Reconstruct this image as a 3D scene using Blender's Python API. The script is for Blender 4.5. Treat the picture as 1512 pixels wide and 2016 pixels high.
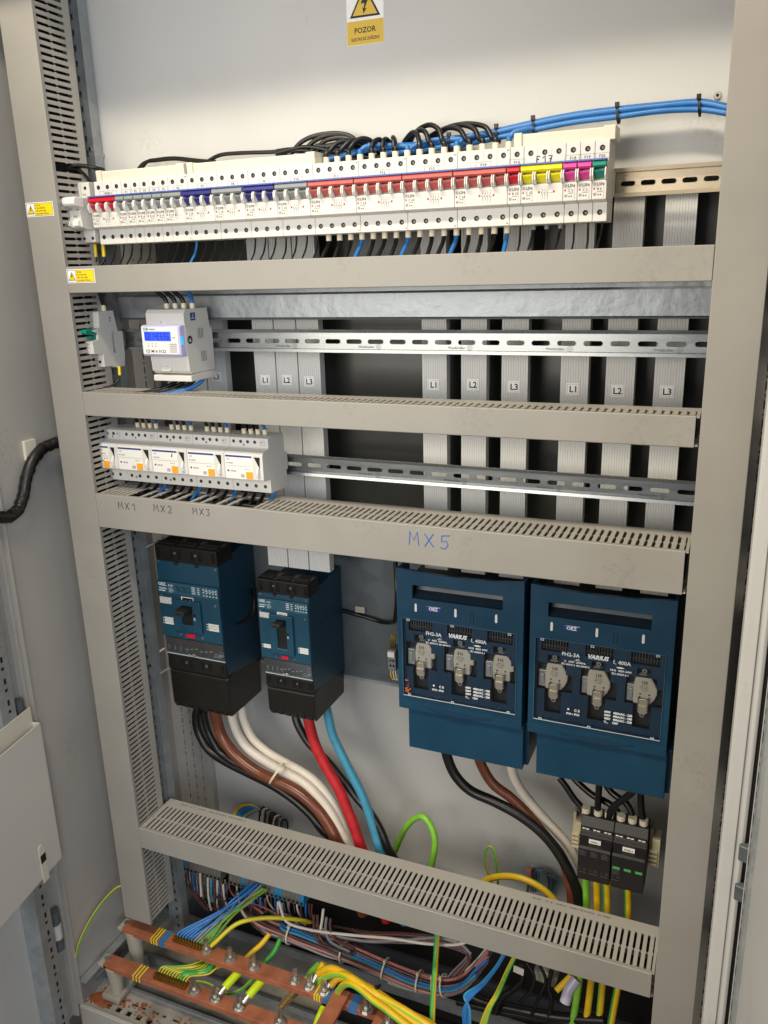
import bpy, bmesh, math, random
from mathutils import Vector, Matrix
random.seed(7)
for o in list(bpy.data.objects): bpy.data.objects.remove(o)
SC = bpy.context.scene; COL = SC.collection

# ---------------------------------------------------------------- camera, world, lamps, exposure
CAMX = Vector((0.9215063928, 0.3874511924, -0.0265996545))
CAMD = Vector((0.0857774430, -0.2698545543, -0.9590728595))
CAMF = Vector((-0.3787719604, 0.8815101208, -0.2819072695))
CAMP = Vector((510., -1050., 1500.)); FPX = 1625.69
cam = bpy.data.cameras.new('camera'); camo = bpy.data.objects.new('camera', cam); COL.objects.link(camo)
m = Matrix((CAMX, -CAMD, -CAMF)).transposed().to_4x4(); m.translation = CAMP*0.001
camo.matrix_world = m
cam.sensor_fit = 'VERTICAL'; cam.sensor_height = 24; cam.sensor_width = 18; cam.lens = FPX/2016*24
cam.clip_start = 0.02; cam.clip_end = 50
SC.camera = camo
SC.render.resolution_x = 768; SC.render.resolution_y = 1024

def at(px, py, Y=None, X=None, Z=None):
    """point of the real plane Y (or X or Z) mm seen at pixel px,py of the photograph"""
    r = CAMX*((px-756)/FPX) + CAMD*((py-1008)/FPX) + CAMF
    if Y is not None: t = (Y-CAMP.y)/r.y
    elif X is not None: t = (X-CAMP.x)/r.x
    else: t = (Z-CAMP.z)/r.z
    return CAMP + r*t

w = bpy.data.worlds.new("World"); SC.world = w; w.use_nodes = True
bg = w.node_tree.nodes['Background']; bg.inputs[0].default_value = (0.80, 0.86, 1.0, 1); bg.inputs[1].default_value = 0.28
def area(name, loc, target, sx, sy, power, color):
    l = bpy.data.lights.new(name, 'AREA'); l.shape = 'RECTANGLE'; l.size = sx; l.size_y = sy; l.energy = power; l.color = color
    o = bpy.data.objects.new(name, l); COL.objects.link(o); o.location = loc
    o.rotation_euler = (Vector(target)-Vector(loc)).to_track_quat('-Z', 'Y').to_euler()
    return o
area('ceiling_lamp', (-0.35, -1.00, 3.02), (-0.2, 0.0, 1.3), 1.5, 0.12, 47, (1.0, 0.89, 0.70))
area('window_lamp', (1.7, -2.3, 1.9), (0.2, 0.0, 1.0), 1.2, 1.2, 36, (0.80, 0.88, 1.0))
area('low_fill', (-0.6, -2.1, 1.55), (0, 0.0, 0.9), 1.4, 1.0, 31, (1.0, 0.94, 0.84))  # added front fill that brightens the lower cabinet
SC.view_settings.view_transform = 'Standard'; SC.view_settings.look = 'None'
SC.view_settings.exposure = 0.0; SC.view_settings.gamma = 1; SC.view_settings.use_curve_mapping = False

# ---------------------------------------------------------------- materials
def lin(h):
    h = h.lstrip('#'); v = [int(h[i:i+2], 16)/255 for i in (0, 2, 4)]
    return tuple((c/12.92 if c <= .04045 else ((c+.055)/1.055)**2.4) for c in v)
MATS = {}
def mat(name, hexc, rough=.5, metal=0, var=.06, nscale=25, bump=0, bscale=400, emit=0, spec=.5, kind=None, col2=None, stretch=None, specks=0):
    if name in MATS: return MATS[name]
    M = bpy.data.materials.new(name); M.use_nodes = True; nt = M.node_tree; N = nt.nodes; Lk = nt.links
    p = N['Principled BSDF']; c = lin(hexc)
    p.inputs['Roughness'].default_value = rough; p.inputs['Metallic'].default_value = metal
    p.inputs['Specular IOR Level'].default_value = spec
    p.inputs['Base Color'].default_value = (*c, 1)
    tc = N.new('ShaderNodeTexCoord')
    src = tc.outputs['Object']
    if stretch:
        mp = N.new('ShaderNodeMapping'); mp.inputs['Scale'].default_value = stretch; Lk.new(src, mp.inputs[0]); src = mp.outputs[0]
    if kind == 'galv':
        vo = N.new('ShaderNodeTexVoronoi'); vo.inputs['Scale'].default_value = nscale; Lk.new(src, vo.inputs[0])
        no = N.new('ShaderNodeTexNoise'); no.inputs['Scale'].default_value = nscale*.4; no.inputs['Detail'].default_value = 6; Lk.new(src, no.inputs[0])
        mx = N.new('ShaderNodeMix'); mx.data_type = 'FLOAT'; mx.inputs[0].default_value = .6
        Lk.new(vo.outputs['Color'], mx.inputs[2]); Lk.new(no.outputs[0], mx.inputs[3])
        fac = mx.outputs[0]
    else:
        no = N.new('ShaderNodeTexNoise'); no.inputs['Scale'].default_value = nscale; no.inputs['Detail'].default_value = 5; Lk.new(src, no.inputs[0])
        fac = no.outputs[0]
    rp = N.new('ShaderNodeValToRGB'); Lk.new(fac, rp.inputs[0])
    rp.color_ramp.elements[0].position = .3; rp.color_ramp.elements[1].position = .7
    c2 = lin(col2) if col2 else tuple(min(1, x*(1+var)) for x in c)
    c1 = c if col2 else tuple(x*(1-var) for x in c)
    rp.color_ramp.elements[0].color = (*c1, 1); rp.color_ramp.elements[1].color = (*c2, 1)
    Lk.new(rp.outputs[0], p.inputs['Base Color'])
    rr = N.new('ShaderNodeMapRange'); rr.inputs['To Min'].default_value = max(.03, rough-.08); rr.inputs['To Max'].default_value = min(1, rough+.1)
    Lk.new(fac, rr.inputs[0]); Lk.new(rr.outputs[0], p.inputs['Roughness'])
    if specks:
        n2 = N.new('ShaderNodeTexNoise'); n2.inputs['Scale'].default_value = 140; n2.inputs['Detail'].default_value = 8; n2.inputs['Roughness'].default_value = .75; Lk.new(tc.outputs['Object'], n2.inputs[0])
        n3 = N.new('ShaderNodeTexNoise'); n3.inputs['Scale'].default_value = 7; n3.inputs['Detail'].default_value = 4; Lk.new(tc.outputs['Object'], n3.inputs[0])
        ad = N.new('ShaderNodeMath'); ad.operation = 'MULTIPLY'; Lk.new(n2.outputs[0], ad.inputs[0]); Lk.new(n3.outputs[0], ad.inputs[1])
        r2 = N.new('ShaderNodeMapRange'); r2.inputs['From Min'].default_value = .33; r2.inputs['From Max'].default_value = .42; r2.inputs['To Max'].default_value = specks; Lk.new(ad.outputs[0], r2.inputs[0])
        mm = N.new('ShaderNodeMix'); mm.data_type = 'RGBA'; Lk.new(r2.outputs[0], mm.inputs[0]); Lk.new(rp.outputs[0], mm.inputs[6]); mm.inputs[7].default_value = (c[0]*.45, c[1]*.42, c[2]*.38, 1)
        Lk.new(mm.outputs[2], p.inputs['Base Color'])
    if bump:
        nb = N.new('ShaderNodeTexNoise'); nb.inputs['Scale'].default_value = bscale; nb.inputs['Detail'].default_value = 3; Lk.new(src, nb.inputs[0])
        b = N.new('ShaderNodeBump'); b.inputs['Strength'].default_value = bump; b.inputs['Distance'].default_value = .001
        Lk.new(nb.outputs[0], b.inputs['Height']); Lk.new(b.outputs[0], p.inputs['Normal'])
    if emit:
        p.inputs['Emission Color'].default_value = (*c, 1); p.inputs['Emission Strength'].default_value = emit
    MATS[name] = M; return M
def clear(name, tint=(1, 1, 1), ior=1.45, rough=.05, amount=1.0, haze=0.0):
    M = bpy.data.materials.new(name); M.use_nodes = True; nt = M.node_tree; N = nt.nodes; Lk = nt.links
    for n in list(N):
        if n.type != 'OUTPUT_MATERIAL': N.remove(n)
    out = [n for n in N if n.type == 'OUTPUT_MATERIAL'][0]
    t = N.new('ShaderNodeBsdfTransparent'); t.inputs[0].default_value = (*tint, 1)
    g = N.new('ShaderNodeBsdfGlossy'); g.inputs['Roughness'].default_value = rough
    fr = N.new('ShaderNodeFresnel'); fr.inputs[0].default_value = ior
    d = N.new('ShaderNodeBsdfDiffuse'); d.inputs[0].default_value = (.8, .8, .8, 1)
    m0 = N.new('ShaderNodeMixShader'); m0.inputs[0].default_value = haze; Lk.new(t.outputs[0], m0.inputs[1]); Lk.new(d.outputs[0], m0.inputs[2])
    m1 = N.new('ShaderNodeMixShader'); Lk.new(fr.outputs[0], m1.inputs[0]); Lk.new(m0.outputs[0], m1.inputs[1]); Lk.new(g.outputs[0], m1.inputs[2])
    Lk.new(m1.outputs[0], out.inputs[0]); return M

PAINT = mat('grey_painted_steel', '#ADA9A2', .42, var=.05, nscale=5, bump=.12, bscale=500, specks=.3)
PLATE = mat('light_grey_painted_steel', '#C3C2BE', .36, var=.035, nscale=5, bump=.12, bscale=600, specks=.2)
TRUNK = mat('grey_trunking_plastic', '#959189', .42, var=.055, nscale=9, bump=.06, bscale=500, specks=.25)
TRUNKB = mat('grey_trunking_plastic_base', '#A8A39A', .45, var=.06, nscale=8)
DEV = mat('white_device_plastic', '#D3D0C9', .38, var=.02, nscale=20)
DEV2 = mat('bright_white_plastic', '#E6E4DD', .33, var=.02, nscale=20)
COVER = mat('cream_plastic', '#D9D3C0', .4, var=.02, nscale=20)
FERR = mat('cream_ferrule', '#E8DCC2', .45, var=.03)
BLACK = mat('black_pvc', '#141312', .34, var=.2, nscale=60, bump=.08, bscale=150)
BLACK2 = mat('black_moulded_plastic', '#16140F', .42, var=.15, nscale=30, bump=.1, bscale=900)
DARK = mat('recess_shade', '#0B0A0A', .7)  # flat black painted on in place of the shade in holes and slots
BLUEW = mat('blue_pvc', '#2A70B4', .33, var=.08, nscale=60)
BLUEB = mat('dull_blue_pvc', '#3D8BA6', .42, var=.1, nscale=60)
BROWN = mat('brown_pvc', '#6A3A24', .25, var=.18, nscale=40)
BROWN2 = mat('thin_brown_pvc', '#583A36', .35, var=.15, nscale=60)
PINKB = mat('reddish_brown_pvc', '#B07068', .35, var=.15, nscale=60)
WHITEW = mat('white_pvc', '#D6CCBE', .36, var=.06, nscale=40)
GREYW = mat('grey_pvc', '#7C7E80', .4, var=.1, nscale=60)
REDW = mat('red_cable_sleeve', '#B81A20', .55, var=.2, nscale=50, bump=.5, bscale=250)
GREEN = mat('green_pvc', '#3E9A3C', .35, var=.08, nscale=60)
LGREEN = mat('light_green_pvc', '#7DBB3A', .35, var=.08, nscale=60)
YELLOW = mat('yellow_pvc', '#E3B71C', .35, var=.07, nscale=60)
LEMON = mat('lemon_sleeve', '#BFD60E', .3, var=.08, nscale=60)
COPPER = mat('copper', '#BC7858', .5, metal=.3, var=.22, nscale=30, bump=.3, bscale=120, col2='#9A5A40')
STEEL = mat('zinc_plated_steel', '#C9C9C4', .28, metal=.95, var=.08, nscale=40)
BRASS = mat('brass', '#9A7C3C', .35, metal=.9, var=.15, nscale=90)
RAIL = mat('rail_steel', '#8F9292', .27, metal=.9, var=.08, nscale=12, stretch=(1, 8, 8))
GALV = mat('galvanised_steel', '#A2A6A6', .42, metal=.45, var=.12, nscale=55, kind='galv', bump=.5, bscale=60)
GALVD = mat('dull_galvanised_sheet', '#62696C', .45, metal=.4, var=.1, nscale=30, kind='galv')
RIB = mat('grey_ribbed_plastic', '#CDCDCA', .34, var=.03, nscale=12)
MBLUE = mat('petrol_blue_plastic', '#14384A', .42, var=.08, nscale=14, bump=.1, bscale=700)
MBLUE2 = mat('petrol_blue_fascia', '#184458', .4, var=.06, nscale=14)
SBLUE = mat('switch_blue_plastic', '#163E56', .36, var=.09, nscale=14, bump=.08, bscale=700)
SBLUE2 = mat('switch_blue_plastic_inner', '#14364E', .42, var=.06, nscale=10)
RED = mat('red_plastic', '#C8102A', .35, var=.05); SALMON = mat('salmon_plastic', '#C05A54', .38, var=.05)
NAVY = mat('navy_plastic', '#2B2A78', .35, var=.05); TGREY = mat('toggle_grey', '#8D8F8E', .38, var=.05)
TYEL = mat('yellow_plastic', '#EDE00A', .35, var=.04); PINK = mat('pink_plastic', '#D9449A', .35, var=.05)
TEAL = mat('teal_plastic', '#0C7F6C', .35, var=.05); STRIP = mat('blue_strip', '#4560A8', .35, var=.05)
INK = mat('black_ink', '#101014', .5); INKG = mat('grey_ink', '#484644', .5); INKR = mat('red_ink', '#A02828', .5)
INKB = mat('blue_marker_ink', '#2C62B8', .5); WPRINT = mat('white_print', '#E6E9EA', .5); GPRINT = mat('pale_print', '#A9B9BE', .5)
SIGNY = mat('yellow_sign', '#F2D21A', .4, var=.02); SIGNM = mat('mustard_sign', '#D9B43C', .4, var=.02)
SIGNW = mat('white_sign', '#EEEDE8', .4, var=.02)
ORANGE = mat('amber_button', '#F0A31C', .35, var=.04); DBLUE = mat('dark_blue_print', '#27367E', .4)
LCD = mat('lcd_blue', '#2848E8', .3, emit=1.0); LCDI = mat('lcd_digit', '#060C50', .4, emit=.05); CYAN = mat('cyan_led', '#12A4E8', .3, emit=1.2)
LILAC = mat('lilac_glow_plastic', '#B4B2D8', .2, emit=.08); GLED = mat('green_flag', '#4C9C5C', .35)  # lilac housing plastic is given a faint glow of its own
RUST = mat('rust', '#7A3A1C', .8, var=.3, nscale=70, bump=.6, bscale=200, col2='#9A5A34')
FLOORM = mat('grimy_painted_steel', '#A8A398', .45, var=.2, nscale=16, bump=.5, bscale=80, specks=.9, col2='#77736A')
GROUND = mat('concrete', '#3A3530', .9, var=.25, nscale=5, bump=.5, bscale=60)
RUBBER_DEPTH = mat('rubber_and_depth_dark', '#1F1E1C', .5, var=.15, nscale=12, stretch=(1, 1, .1))  # seal rubber; also paints the black depth of the cabinet base
INSUL = mat('cream_insulator', '#A9A495', .4); TIE = mat('natural_nylon', '#D4CBAE', .4); CERAM = mat('white_ceramic', '#BDB8A9', .35, var=.04)
TAPEB = mat('blue_tape', '#3C6E9E', .45); TAPEY = mat('yellow_tape', '#E6D62A', .4)
GLASS = clear('clear_window'); TGLASS = clear('smoked_window', (.72, .78, .82), haze=.06); EDGE = mat('window_edge', '#C2CCD2', .25)
CAMO = COVER

# ---------------------------------------------------------------- mesh builder (millimetres)
_text = {}
def text_mesh(s, bold=0.0, italic=0.0):
    k = (s, bold, italic)
    bold = max(bold, .015)
    if k in _text: return _text[k]
    c = bpy.data.curves.new('t', 'FONT'); c.body = s; c.size = 1; c.resolution_u = 2; c.offset = bold; c.shear = italic
    o = bpy.data.objects.new('t', c); COL.objects.link(o)
    dg = bpy.context.evaluated_depsgraph_get(); me = o.evaluated_get(dg).to_mesh()
    v = [(p.co.x, p.co.y) for p in me.vertices]; f = [tuple(p.vertices) for p in me.polygons]
    o.evaluated_get(dg).to_mesh_clear(); bpy.data.objects.remove(o); bpy.data.curves.remove(c)
    _text[k] = (v, f); return _text[k]
class MB:
    def __init__(s): s.v = []; s.f = []; s.mi = []; s.ms = []; s.cur = 0
    def m(s, M):
        if M not in s.ms: s.ms.append(M)
        s.cur = s.ms.index(M); return s
    def add(s, vs, fs):
        n = len(s.v); s.v += [tuple(a) for a in vs]
        for f in fs: s.f.append(tuple(i+n for i in f)); s.mi.append(s.cur)
        return s
    def box(s, x0, x1, y0, y1, z0, z1):
        return s.add([(x, y, z) for x in (x0, x1) for y in (y0, y1) for z in (z0, z1)],
                     [(0, 1, 3, 2), (4, 6, 7, 5), (0, 4, 5, 1), (2, 3, 7, 6), (0, 2, 6, 4), (1, 5, 7, 3)])
    def prism(s, prof, a0, a1, axis='x'):
        """prof: list of 2D points; axis x: (y,z); axis y: (x,z); axis z: (x,y)"""
        n = len(prof)
        def P(a, q): return (a, q[0], q[1]) if axis == 'x' else ((q[0], a, q[1]) if axis == 'y' else (q[0], q[1], a))
        vs = [P(a0, q) for q in prof]+[P(a1, q) for q in prof]
        fs = [tuple(range(n))[::-1], tuple(range(n, 2*n))]+[(i, (i+1) % n, (i+1) % n+n, i+n) for i in range(n)]
        return s.add(vs, fs)
    def cyl(s, c, r, h, axis='y', n=16, r2=None):
        r2 = r if r2 is None else r2; vs = []
        for k, (rr, d) in enumerate(((r, 0), (r2, h))):
            for i in range(n):
                a = 2*math.pi*i/n; u, w_ = rr*math.cos(a), rr*math.sin(a)
                vs.append((c[0]+u, c[1]+d, c[2]+w_) if axis == 'y' else ((c[0]+d, c[1]+u, c[2]+w_) if axis == 'x' else (c[0]+u, c[1]+w_, c[2]+d)))
        return s.add(vs, [tuple(range(n)), tuple(range(n, 2*n))[::-1]]+[(i, i+n, (i+1) % n+n, (i+1) % n) for i in range(n)])
    def grid(s, u0, u1, w0, w1, holes, a0, a1, axis='y'):
        """plate in the (u,w) plane with rectangular holes, thick a0..a1"""
        us = sorted({u0, u1, *[c for h in holes for c in h[:2] if u0 < c < u1]}); ws = sorted({w0, w1, *[c for h in holes for c in h[2:] if w0 < c < w1]})
        solid = {}
        for i in range(len(us)-1):
            for j in range(len(ws)-1):
                cu, cw = (us[i]+us[i+1])/2, (ws[j]+ws[j+1])/2
                solid[i, j] = not any(h[0] < cu < h[1] and h[2] < cw < h[3] for h in holes)
        def P(u, w_, a): return (u, a, w_) if axis == 'y' else ((a, u, w_) if axis == 'x' else (u, w_, a))
        for (i, j), ok in solid.items():
            if not ok: continue
            A, B_, C_, D = (us[i], ws[j]), (us[i+1], ws[j]), (us[i+1], ws[j+1]), (us[i], ws[j+1])
            for a in (a0, a1): s.add([P(*q, a) for q in (A, B_, C_, D)], [(0, 1, 2, 3)])
            for (di, dj, p, q) in ((0, -1, A, B_), (1, 0, B_, C_), (0, 1, C_, D), (-1, 0, D, A)):
                if not solid.get((i+di, j+dj), False):
                    s.add([P(*p, a0), P(*q, a0), P(*q, a1), P(*p, a1)], [(0, 1, 2, 3)])
        return s
    def text(s, t, x, z, size, y, bold=0.0, italic=0.0, align='l', sx=1.0, plane='y', rot=0):
        v, f = text_mesh(t, bold, italic)
        if not v: return s
        wd = max(a for a, b in v)*size*sx
        ox = x-(wd/2 if align == 'c' else 0)
        cr, sr = math.cos(rot), math.sin(rot)
        pts = [(a*size*sx, b*size) for a, b in v]
        pts = [(ox+a*cr-b*sr, z+a*sr+b*cr) for a, b in pts]
        if plane == 'y': return s.add([(a, y, b) for a, b in pts], f)
        if plane == 'x': return s.add([(y, a, b) for a, b in pts], f)
        return s.add([(a, b, y) for a, b in pts], f)
    def tube(s, pts, r, n=10, caps=True, stripes=None, sub=6):
        P = [Vector(p) for p in pts]
        if sub > 1 and len(P) > 2:
            Q = []
            E = [2*P[0]-P[1]]+P+[2*P[-1]-P[-2]]
            for i in range(1, len(E)-2):
                a, b, c, d = E[i-1:i+3]
                for k in range(sub):
                    t = k/sub
                    Q.append(.5*((2*b)+(c-a)*t+(2*a-5*b+4*c-d)*t*t+(3*b-a-3*c+d)*t**3))
            Q.append(P[-1]); P = Q
        T = [(P[min(i+1, len(P)-1)]-P[max(i-1, 0)]).normalized() for i in range(len(P))]
        up = Vector((0, -1, 0)) if abs(T[0].y) < .9 else Vector((0, 0, 1))
        nrm = (up-T[0]*up.dot(T[0])).normalized(); base = len(s.v)
        for i, p in enumerate(P):
            nrm = (nrm-T[i]*nrm.dot(T[i])).normalized(); bi = T[i].cross(nrm)
            rr = r[min(i*len(r)//len(P), len(r)-1)] if isinstance(r, (list, tuple)) else r
            for k in range(n):
                a = 2*math.pi*k/n+.4; s.v.append(tuple(p+nrm*(rr*math.cos(a))+bi*(rr*math.sin(a))))
        idx = []
        if stripes: idx = [s.m(M).cur for M in stripes]
        for i in range(len(P)-1):
            for k in range(n):
                a = base+i*n+k; b = base+i*n+(k+1) % n
                s.f.append((a, b, b+n, a+n)); s.mi.append(idx[(k*len(idx))//n] if stripes else s.cur)
        if caps:
            s.f.append(tuple(range(base, base+n))[::-1]); s.mi.append(s.cur)
            e = base+(len(P)-1)*n; s.f.append(tuple(range(e, e+n))); s.mi.append(s.cur)
        return s
    def build(s, name, M=None, parent=None, bevel=0, smooth=False, label=None, origin=None):
        me = bpy.data.meshes.new(name)
        o3 = Vector(parent['_o']) if parent and '_o' in parent else (Vector(origin) if origin else Vector((0, 0, 0)))
        me.from_pydata([((x-o3.x)/1000, (y-o3.y)/1000, (z-o3.z)/1000) for x, y, z in s.v], [], s.f)
        mats = s.ms if s.ms else [M]
        for q in mats: me.materials.append(q)
        if s.ms: me.polygons.foreach_set('material_index', s.mi)
        bm = bmesh.new(); bm.from_mesh(me); bmesh.ops.remove_doubles(bm, verts=bm.verts, dist=1e-6)
        bmesh.ops.recalc_face_normals(bm, faces=bm.faces)
        if smooth:
            for f in bm.faces: f.smooth = True
            for e in bm.edges:
                if len(e.link_faces) == 2 and e.calc_face_angle(0) > .7: e.smooth = False
        bm.to_mesh(me); bm.free()
        o = bpy.data.objects.new(name, me); COL.objects.link(o)
        o['_o'] = list(o3)
        if parent: o.parent = parent
        else: o.location = o3/1000
        if bevel:
            b = o.modifiers.new('bevel', 'BEVEL'); b.width = bevel/1000; b.segments = 2; b.limit_method = 'ANGLE'; b.angle_limit = .6
        if label: o['label'] = label
        return o
def tag(o, label, cat, group=None):
    o['label'] = label; o['category'] = cat
    if group: o['group'] = group
    return o
def thing(name, label, cat, loc, group=None):
    o = bpy.data.objects.new(name, None); COL.objects.link(o); o.location = Vector(loc)/1000; o['_o'] = list(loc); o.empty_display_size = .01
    return tag(o, label, cat, group)
def struct(o): o['kind'] = 'structure'; return o
def cable(name, pts, r, M, label, group=None, n=10, stripes=None, cat='wire', ferr=None, sub=6, ties=None):
    """a cable along real points; ferr = list of (start point, end point, radius) of cream end sleeves"""
    b = MB()
    if not stripes: b.m(M)
    b.tube(pts, r, n, stripes=stripes, sub=sub)
    org = pts[0]
    o = b.build(name, parent=None, smooth=True, origin=tuple(org)); tag(o, label, cat, group)
    if ferr:
        for a, c, rr in ferr: MB().tube([a, c], rr, 12, sub=1).build('end_sleeve', FERR, o, smooth=True)
    return o
PE = [YELLOW, GREEN]; PE3 = [YELLOW, GREEN, YELLOW, GREEN]
def ring_tie(name, c, axis, ra, rb, label, M=TIE, wd=2.5, tail=None, group=None):
    """cable tie: flat band round a bundle at c, bundle direction axis, radii ra, rb, with its head"""
    c = Vector(c); d = Vector(axis).normalized(); up = Vector((0, -1, 0)); u = (up-d*up.dot(d)).normalized(); v = d.cross(u)
    b = MB().m(M); n = 20; vs = []
    for off, k in ((-wd/2, 1), (wd/2, 1), (wd/2, 1.12), (-wd/2, 1.12)):
        for i in range(n):
            a = 2*math.pi*i/n; vs.append(tuple(c+d*off+u*(ra*k*math.cos(a))+v*(rb*k*math.sin(a))))
    fs = []
    for j in range(4):
        for i in range(n):
            a = j*n+i; b2 = j*n+(i+1) % n; c2 = ((j+1) % 4)*n; fs.append((a, b2, c2+(i+1) % n, c2+i))
    b.add(vs, fs); o = b.build(name, origin=tuple(c)); tag(o, label, 'cable tie', group)
    sgn = 1 if (v*1).z > 0 else -1
    h = c+v*(rb*1.12*sgn)+u*(ra*.3)
    MB().box(h.x-2.6, h.x+2.6, h.y-3, h.y+2, h.z-1.5, h.z+4.5).build('tie_head', M, o, bevel=.5)
    if tail: MB().tube([h, h+Vector(tail)*.5, h+Vector(tail)], 1.3, 6).build('tie_tail', M, o)
    return o

# ================================================================ SETTING
struct(MB().box(-3500, 3500, -3500, 2500, -40, 0).build('ground', GROUND))
# ---------------------------------------------------------------- cabinet shell
cab = thing('electrical_cabinet', 'large open grey sheet steel switchgear cabinet holding all the breakers and wiring', 'cabinet', (0, 0, 0))
MB().box(-600, 600, 304, 307, 90, 2060).build('back_panel', PLATE, cab)
sp = MB().box(-603, -600, -85, 310, 90, 2060).build('side_panel', PAINT, cab)
MB().box(600, 603, -85, 310, 90, 2060).build('side_panel', PAINT, cab)
MB().box(-600, 600, -85, 305, 2060, 2064).build('roof', PLATE, cab)
MB().box(-660, 620, -90, -82, 1990, 2063).build('front_header', PAINT, cab)
# floor tray with punched front frame
b = MB(); hs = []
for i in range(46):
    x = -575+i*25
    hs.append((x, x+12, -74, -62))
    hs.append((x-3, x+13 if i % 2 else x+6, -50, -44))
b.grid(-600, 600, -84, -24, hs, 90, 94, axis='z')
fl = b.build('base_frame', FLOORM, cab)
MB().box(-598, 598, -92, -84, 40, 96).build('plinth', PAINT, cab, bevel=1)
b = MB(); b.box(-600, 600, -24, -18, 84, 100); b.box(-600, 600, 60, 66, 78, 100); b.box(-600, 600, 180, 186, 78, 106)
b.build('base_rail', GALV, cab)
MB().box(-600, -20, -33, 60, 82, 85).build('gland_plate', FLOORM, cab); MB().box(-600, -150, 66, 180, 84, 86).build('gland_plate', FLOORM, cab)
MB().box(-20, 600, -33, 60, 56, 59).build('gland_plate', RUBBER_DEPTH, cab)  # dark plates from here on, their colour stands in for unlit depth
MB().box(-150, 600, 66, 180, 50, 52).build('gland_plate', RUBBER_DEPTH, cab); MB().box(-510, 510, 292, 295, 72, 300).build('dark_depth_strip', RUBBER_DEPTH, cab)  # strip is an added dark sheet in place of the black void behind
MB().box(-600, 600, 186, 304, 50, 52).build('gland_plate', RUBBER_DEPTH, cab)
b = MB()
rr = random.Random(3)
for cx, cy, n_, s in ((-575, -60, 190, 17), (-535, -50, 60, 16), (-470, -55, 40, 22), (-380, -50, 25, 30)):
    for k in range(n_):
        x, y = cx+rr.gauss(0, s), cy+rr.gauss(0, s*.4)
        if y > -25 or y < -83 or x < -598: continue
        r = rr.uniform(1, 4); b.prism([(x+r*math.cos(a*1.05)*rr.uniform(.6, 1.2), y+r*math.sin(a*1.05)*rr.uniform(.6, 1.2)) for a in range(6)], 94, 94.2+k*.004, axis='z')
for cx, cy, rx, ry in ((-574, -60, 22, 15), (-545, -44, 12, 7), (-560, -72, 16, 6), (-478, -40, 9, 5)):
    b.prism([(max(-598, cx+rx*math.cos(a*.2618)*rr.uniform(.65, 1.15)), max(-83, min(-26, cy+ry*math.sin(a*.2618)*rr.uniform(.6, 1.2)))) for a in range(24)], 93.9, 94.15+rx*.004, axis='z')
b.build('rust_patch', RUST, fl)
# side base rail with slots, foot bracket in the corner
b = MB(); hs = [(-40+i*60, -40+i*60+34, 112, 122) for i in range(6)]
b.grid(-84, 300, 95, 152, hs, -598, -596, axis='x'); b.box(-598, -580, -84, 300, 150, 153)
b.build('side_rail', GALV, cab)
# corner posts
b = MB(); hs = []
z = 100
while z < 2040:
    hs += [(-609, -606, z, z+13), (-609.5, -606.5, z+19, z+22)]; z += 27
b.grid(-622, -593, 95, 2060, hs, -88, -85); b.box(-624, -621, -92, -80, 95, 2060); b.box(-612, -604, -82, -80, 95, 2060)
pst = b.build('front_post', PAINT, cab)
b = MB(); b.box(545, 559, -88, -80, 40, 2060); b.prism([(559, -84), (566, -86), (570, -84), (570, -78), (559, -78)], 40, 2060, axis='z')
b.box(543, 546, -86, -30, 40, 2060)
b.build('front_post', PLATE, cab, bevel=1)
MB().box(570, 574, -80, -60, 40, 2060).build('seal', RUBBER_DEPTH, cab)
b = MB(); b.prism([(545, -30), (600, 20), (600, 300), (560, 300), (552, 60), (548, 20)], 95, 2050, axis='z'); b.build('gap_filler', RUBBER_DEPTH, cab)  # dark block filling the gap beside the right front post
for sx in (-1, 1):
    b = MB(); hs = []
    z = 110
    while z < 1900:
        for u in (530, 551, 572):
            u0, u1 = sorted((sx*u, sx*(u+3)))
            hs += [(u0, u1, z, z+13), (u0, u1, z+18, z+22)]
        z += 28
    b.grid(min(sx*508, sx*600), max(sx*508, sx*600), 95, 2060, hs, 288, 291); b.box(min(sx*508, sx*512), max(sx*508, sx*512), 291, 304, 95, 2060)
    b.build('rear_post', PAINT, cab)
# left door, standing open towards the camera
A = math.radians(-10); DD = Vector((-math.sin(A), -math.cos(A), 0)); DN = Vector((math.cos(A), -math.sin(A), 0)); DO = Vector((-628, -92, 0))
class DB(MB):
    def bx(s, s0, s1, t0, t1, z0, z1):
        n = len(s.v)
        s.v += [tuple(DO+DD*a+DN*c+Vector((0, 0, z))) for a in (s0, s1) for c in (t0, t1) for z in (z0, z1)]
        for f in [(0, 1, 3, 2), (4, 6, 7, 5), (0, 4, 5, 1), (2, 3, 7, 6), (0, 2, 6, 4), (1, 5, 7, 3)]: s.f.append(tuple(i+n for i in f)); s.mi.append(s.cur)
        return s
    def px(s, prof, t0, t1):
        n = len(s.v); k = len(prof)
        s.v += [tuple(DO+DD*a+DN*t+Vector((0, 0, z))) for t in (t0, t1) for a, z in prof]
        for f in [tuple(range(k)), tuple(range(k, 2*k))[::-1]]+[(i, (i+1) % k, (i+1) % k+k, i+k) for i in range(k)]: s.f.append(tuple(i+n for i in f)); s.mi.append(s.cur)
        return s
door = DB().bx(0, 560, -4, 0, 70, 2050).build('door', PLATE, cab, label='left door standing open towards the camera')
DB().bx(0, 7, 0, 26, 70, 2050).bx(7, 24, 0, 12, 70, 2050).build('door_flange', PAINT, door, bevel=1.2)
b = DB().bx(46, 50, 0, 34, 95, 2030).bx(50, 78, 30, 34, 95, 2030).bx(78, 82, 0, 34, 95, 2030)
b.m(GALV); b.m(DARK)
z = 110
while z < 2000: b.bx(58, 64, 34, 34.4, z, z+5).bx(58, 63, 34, 34.4, z+14, z+24); z += 40
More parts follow.
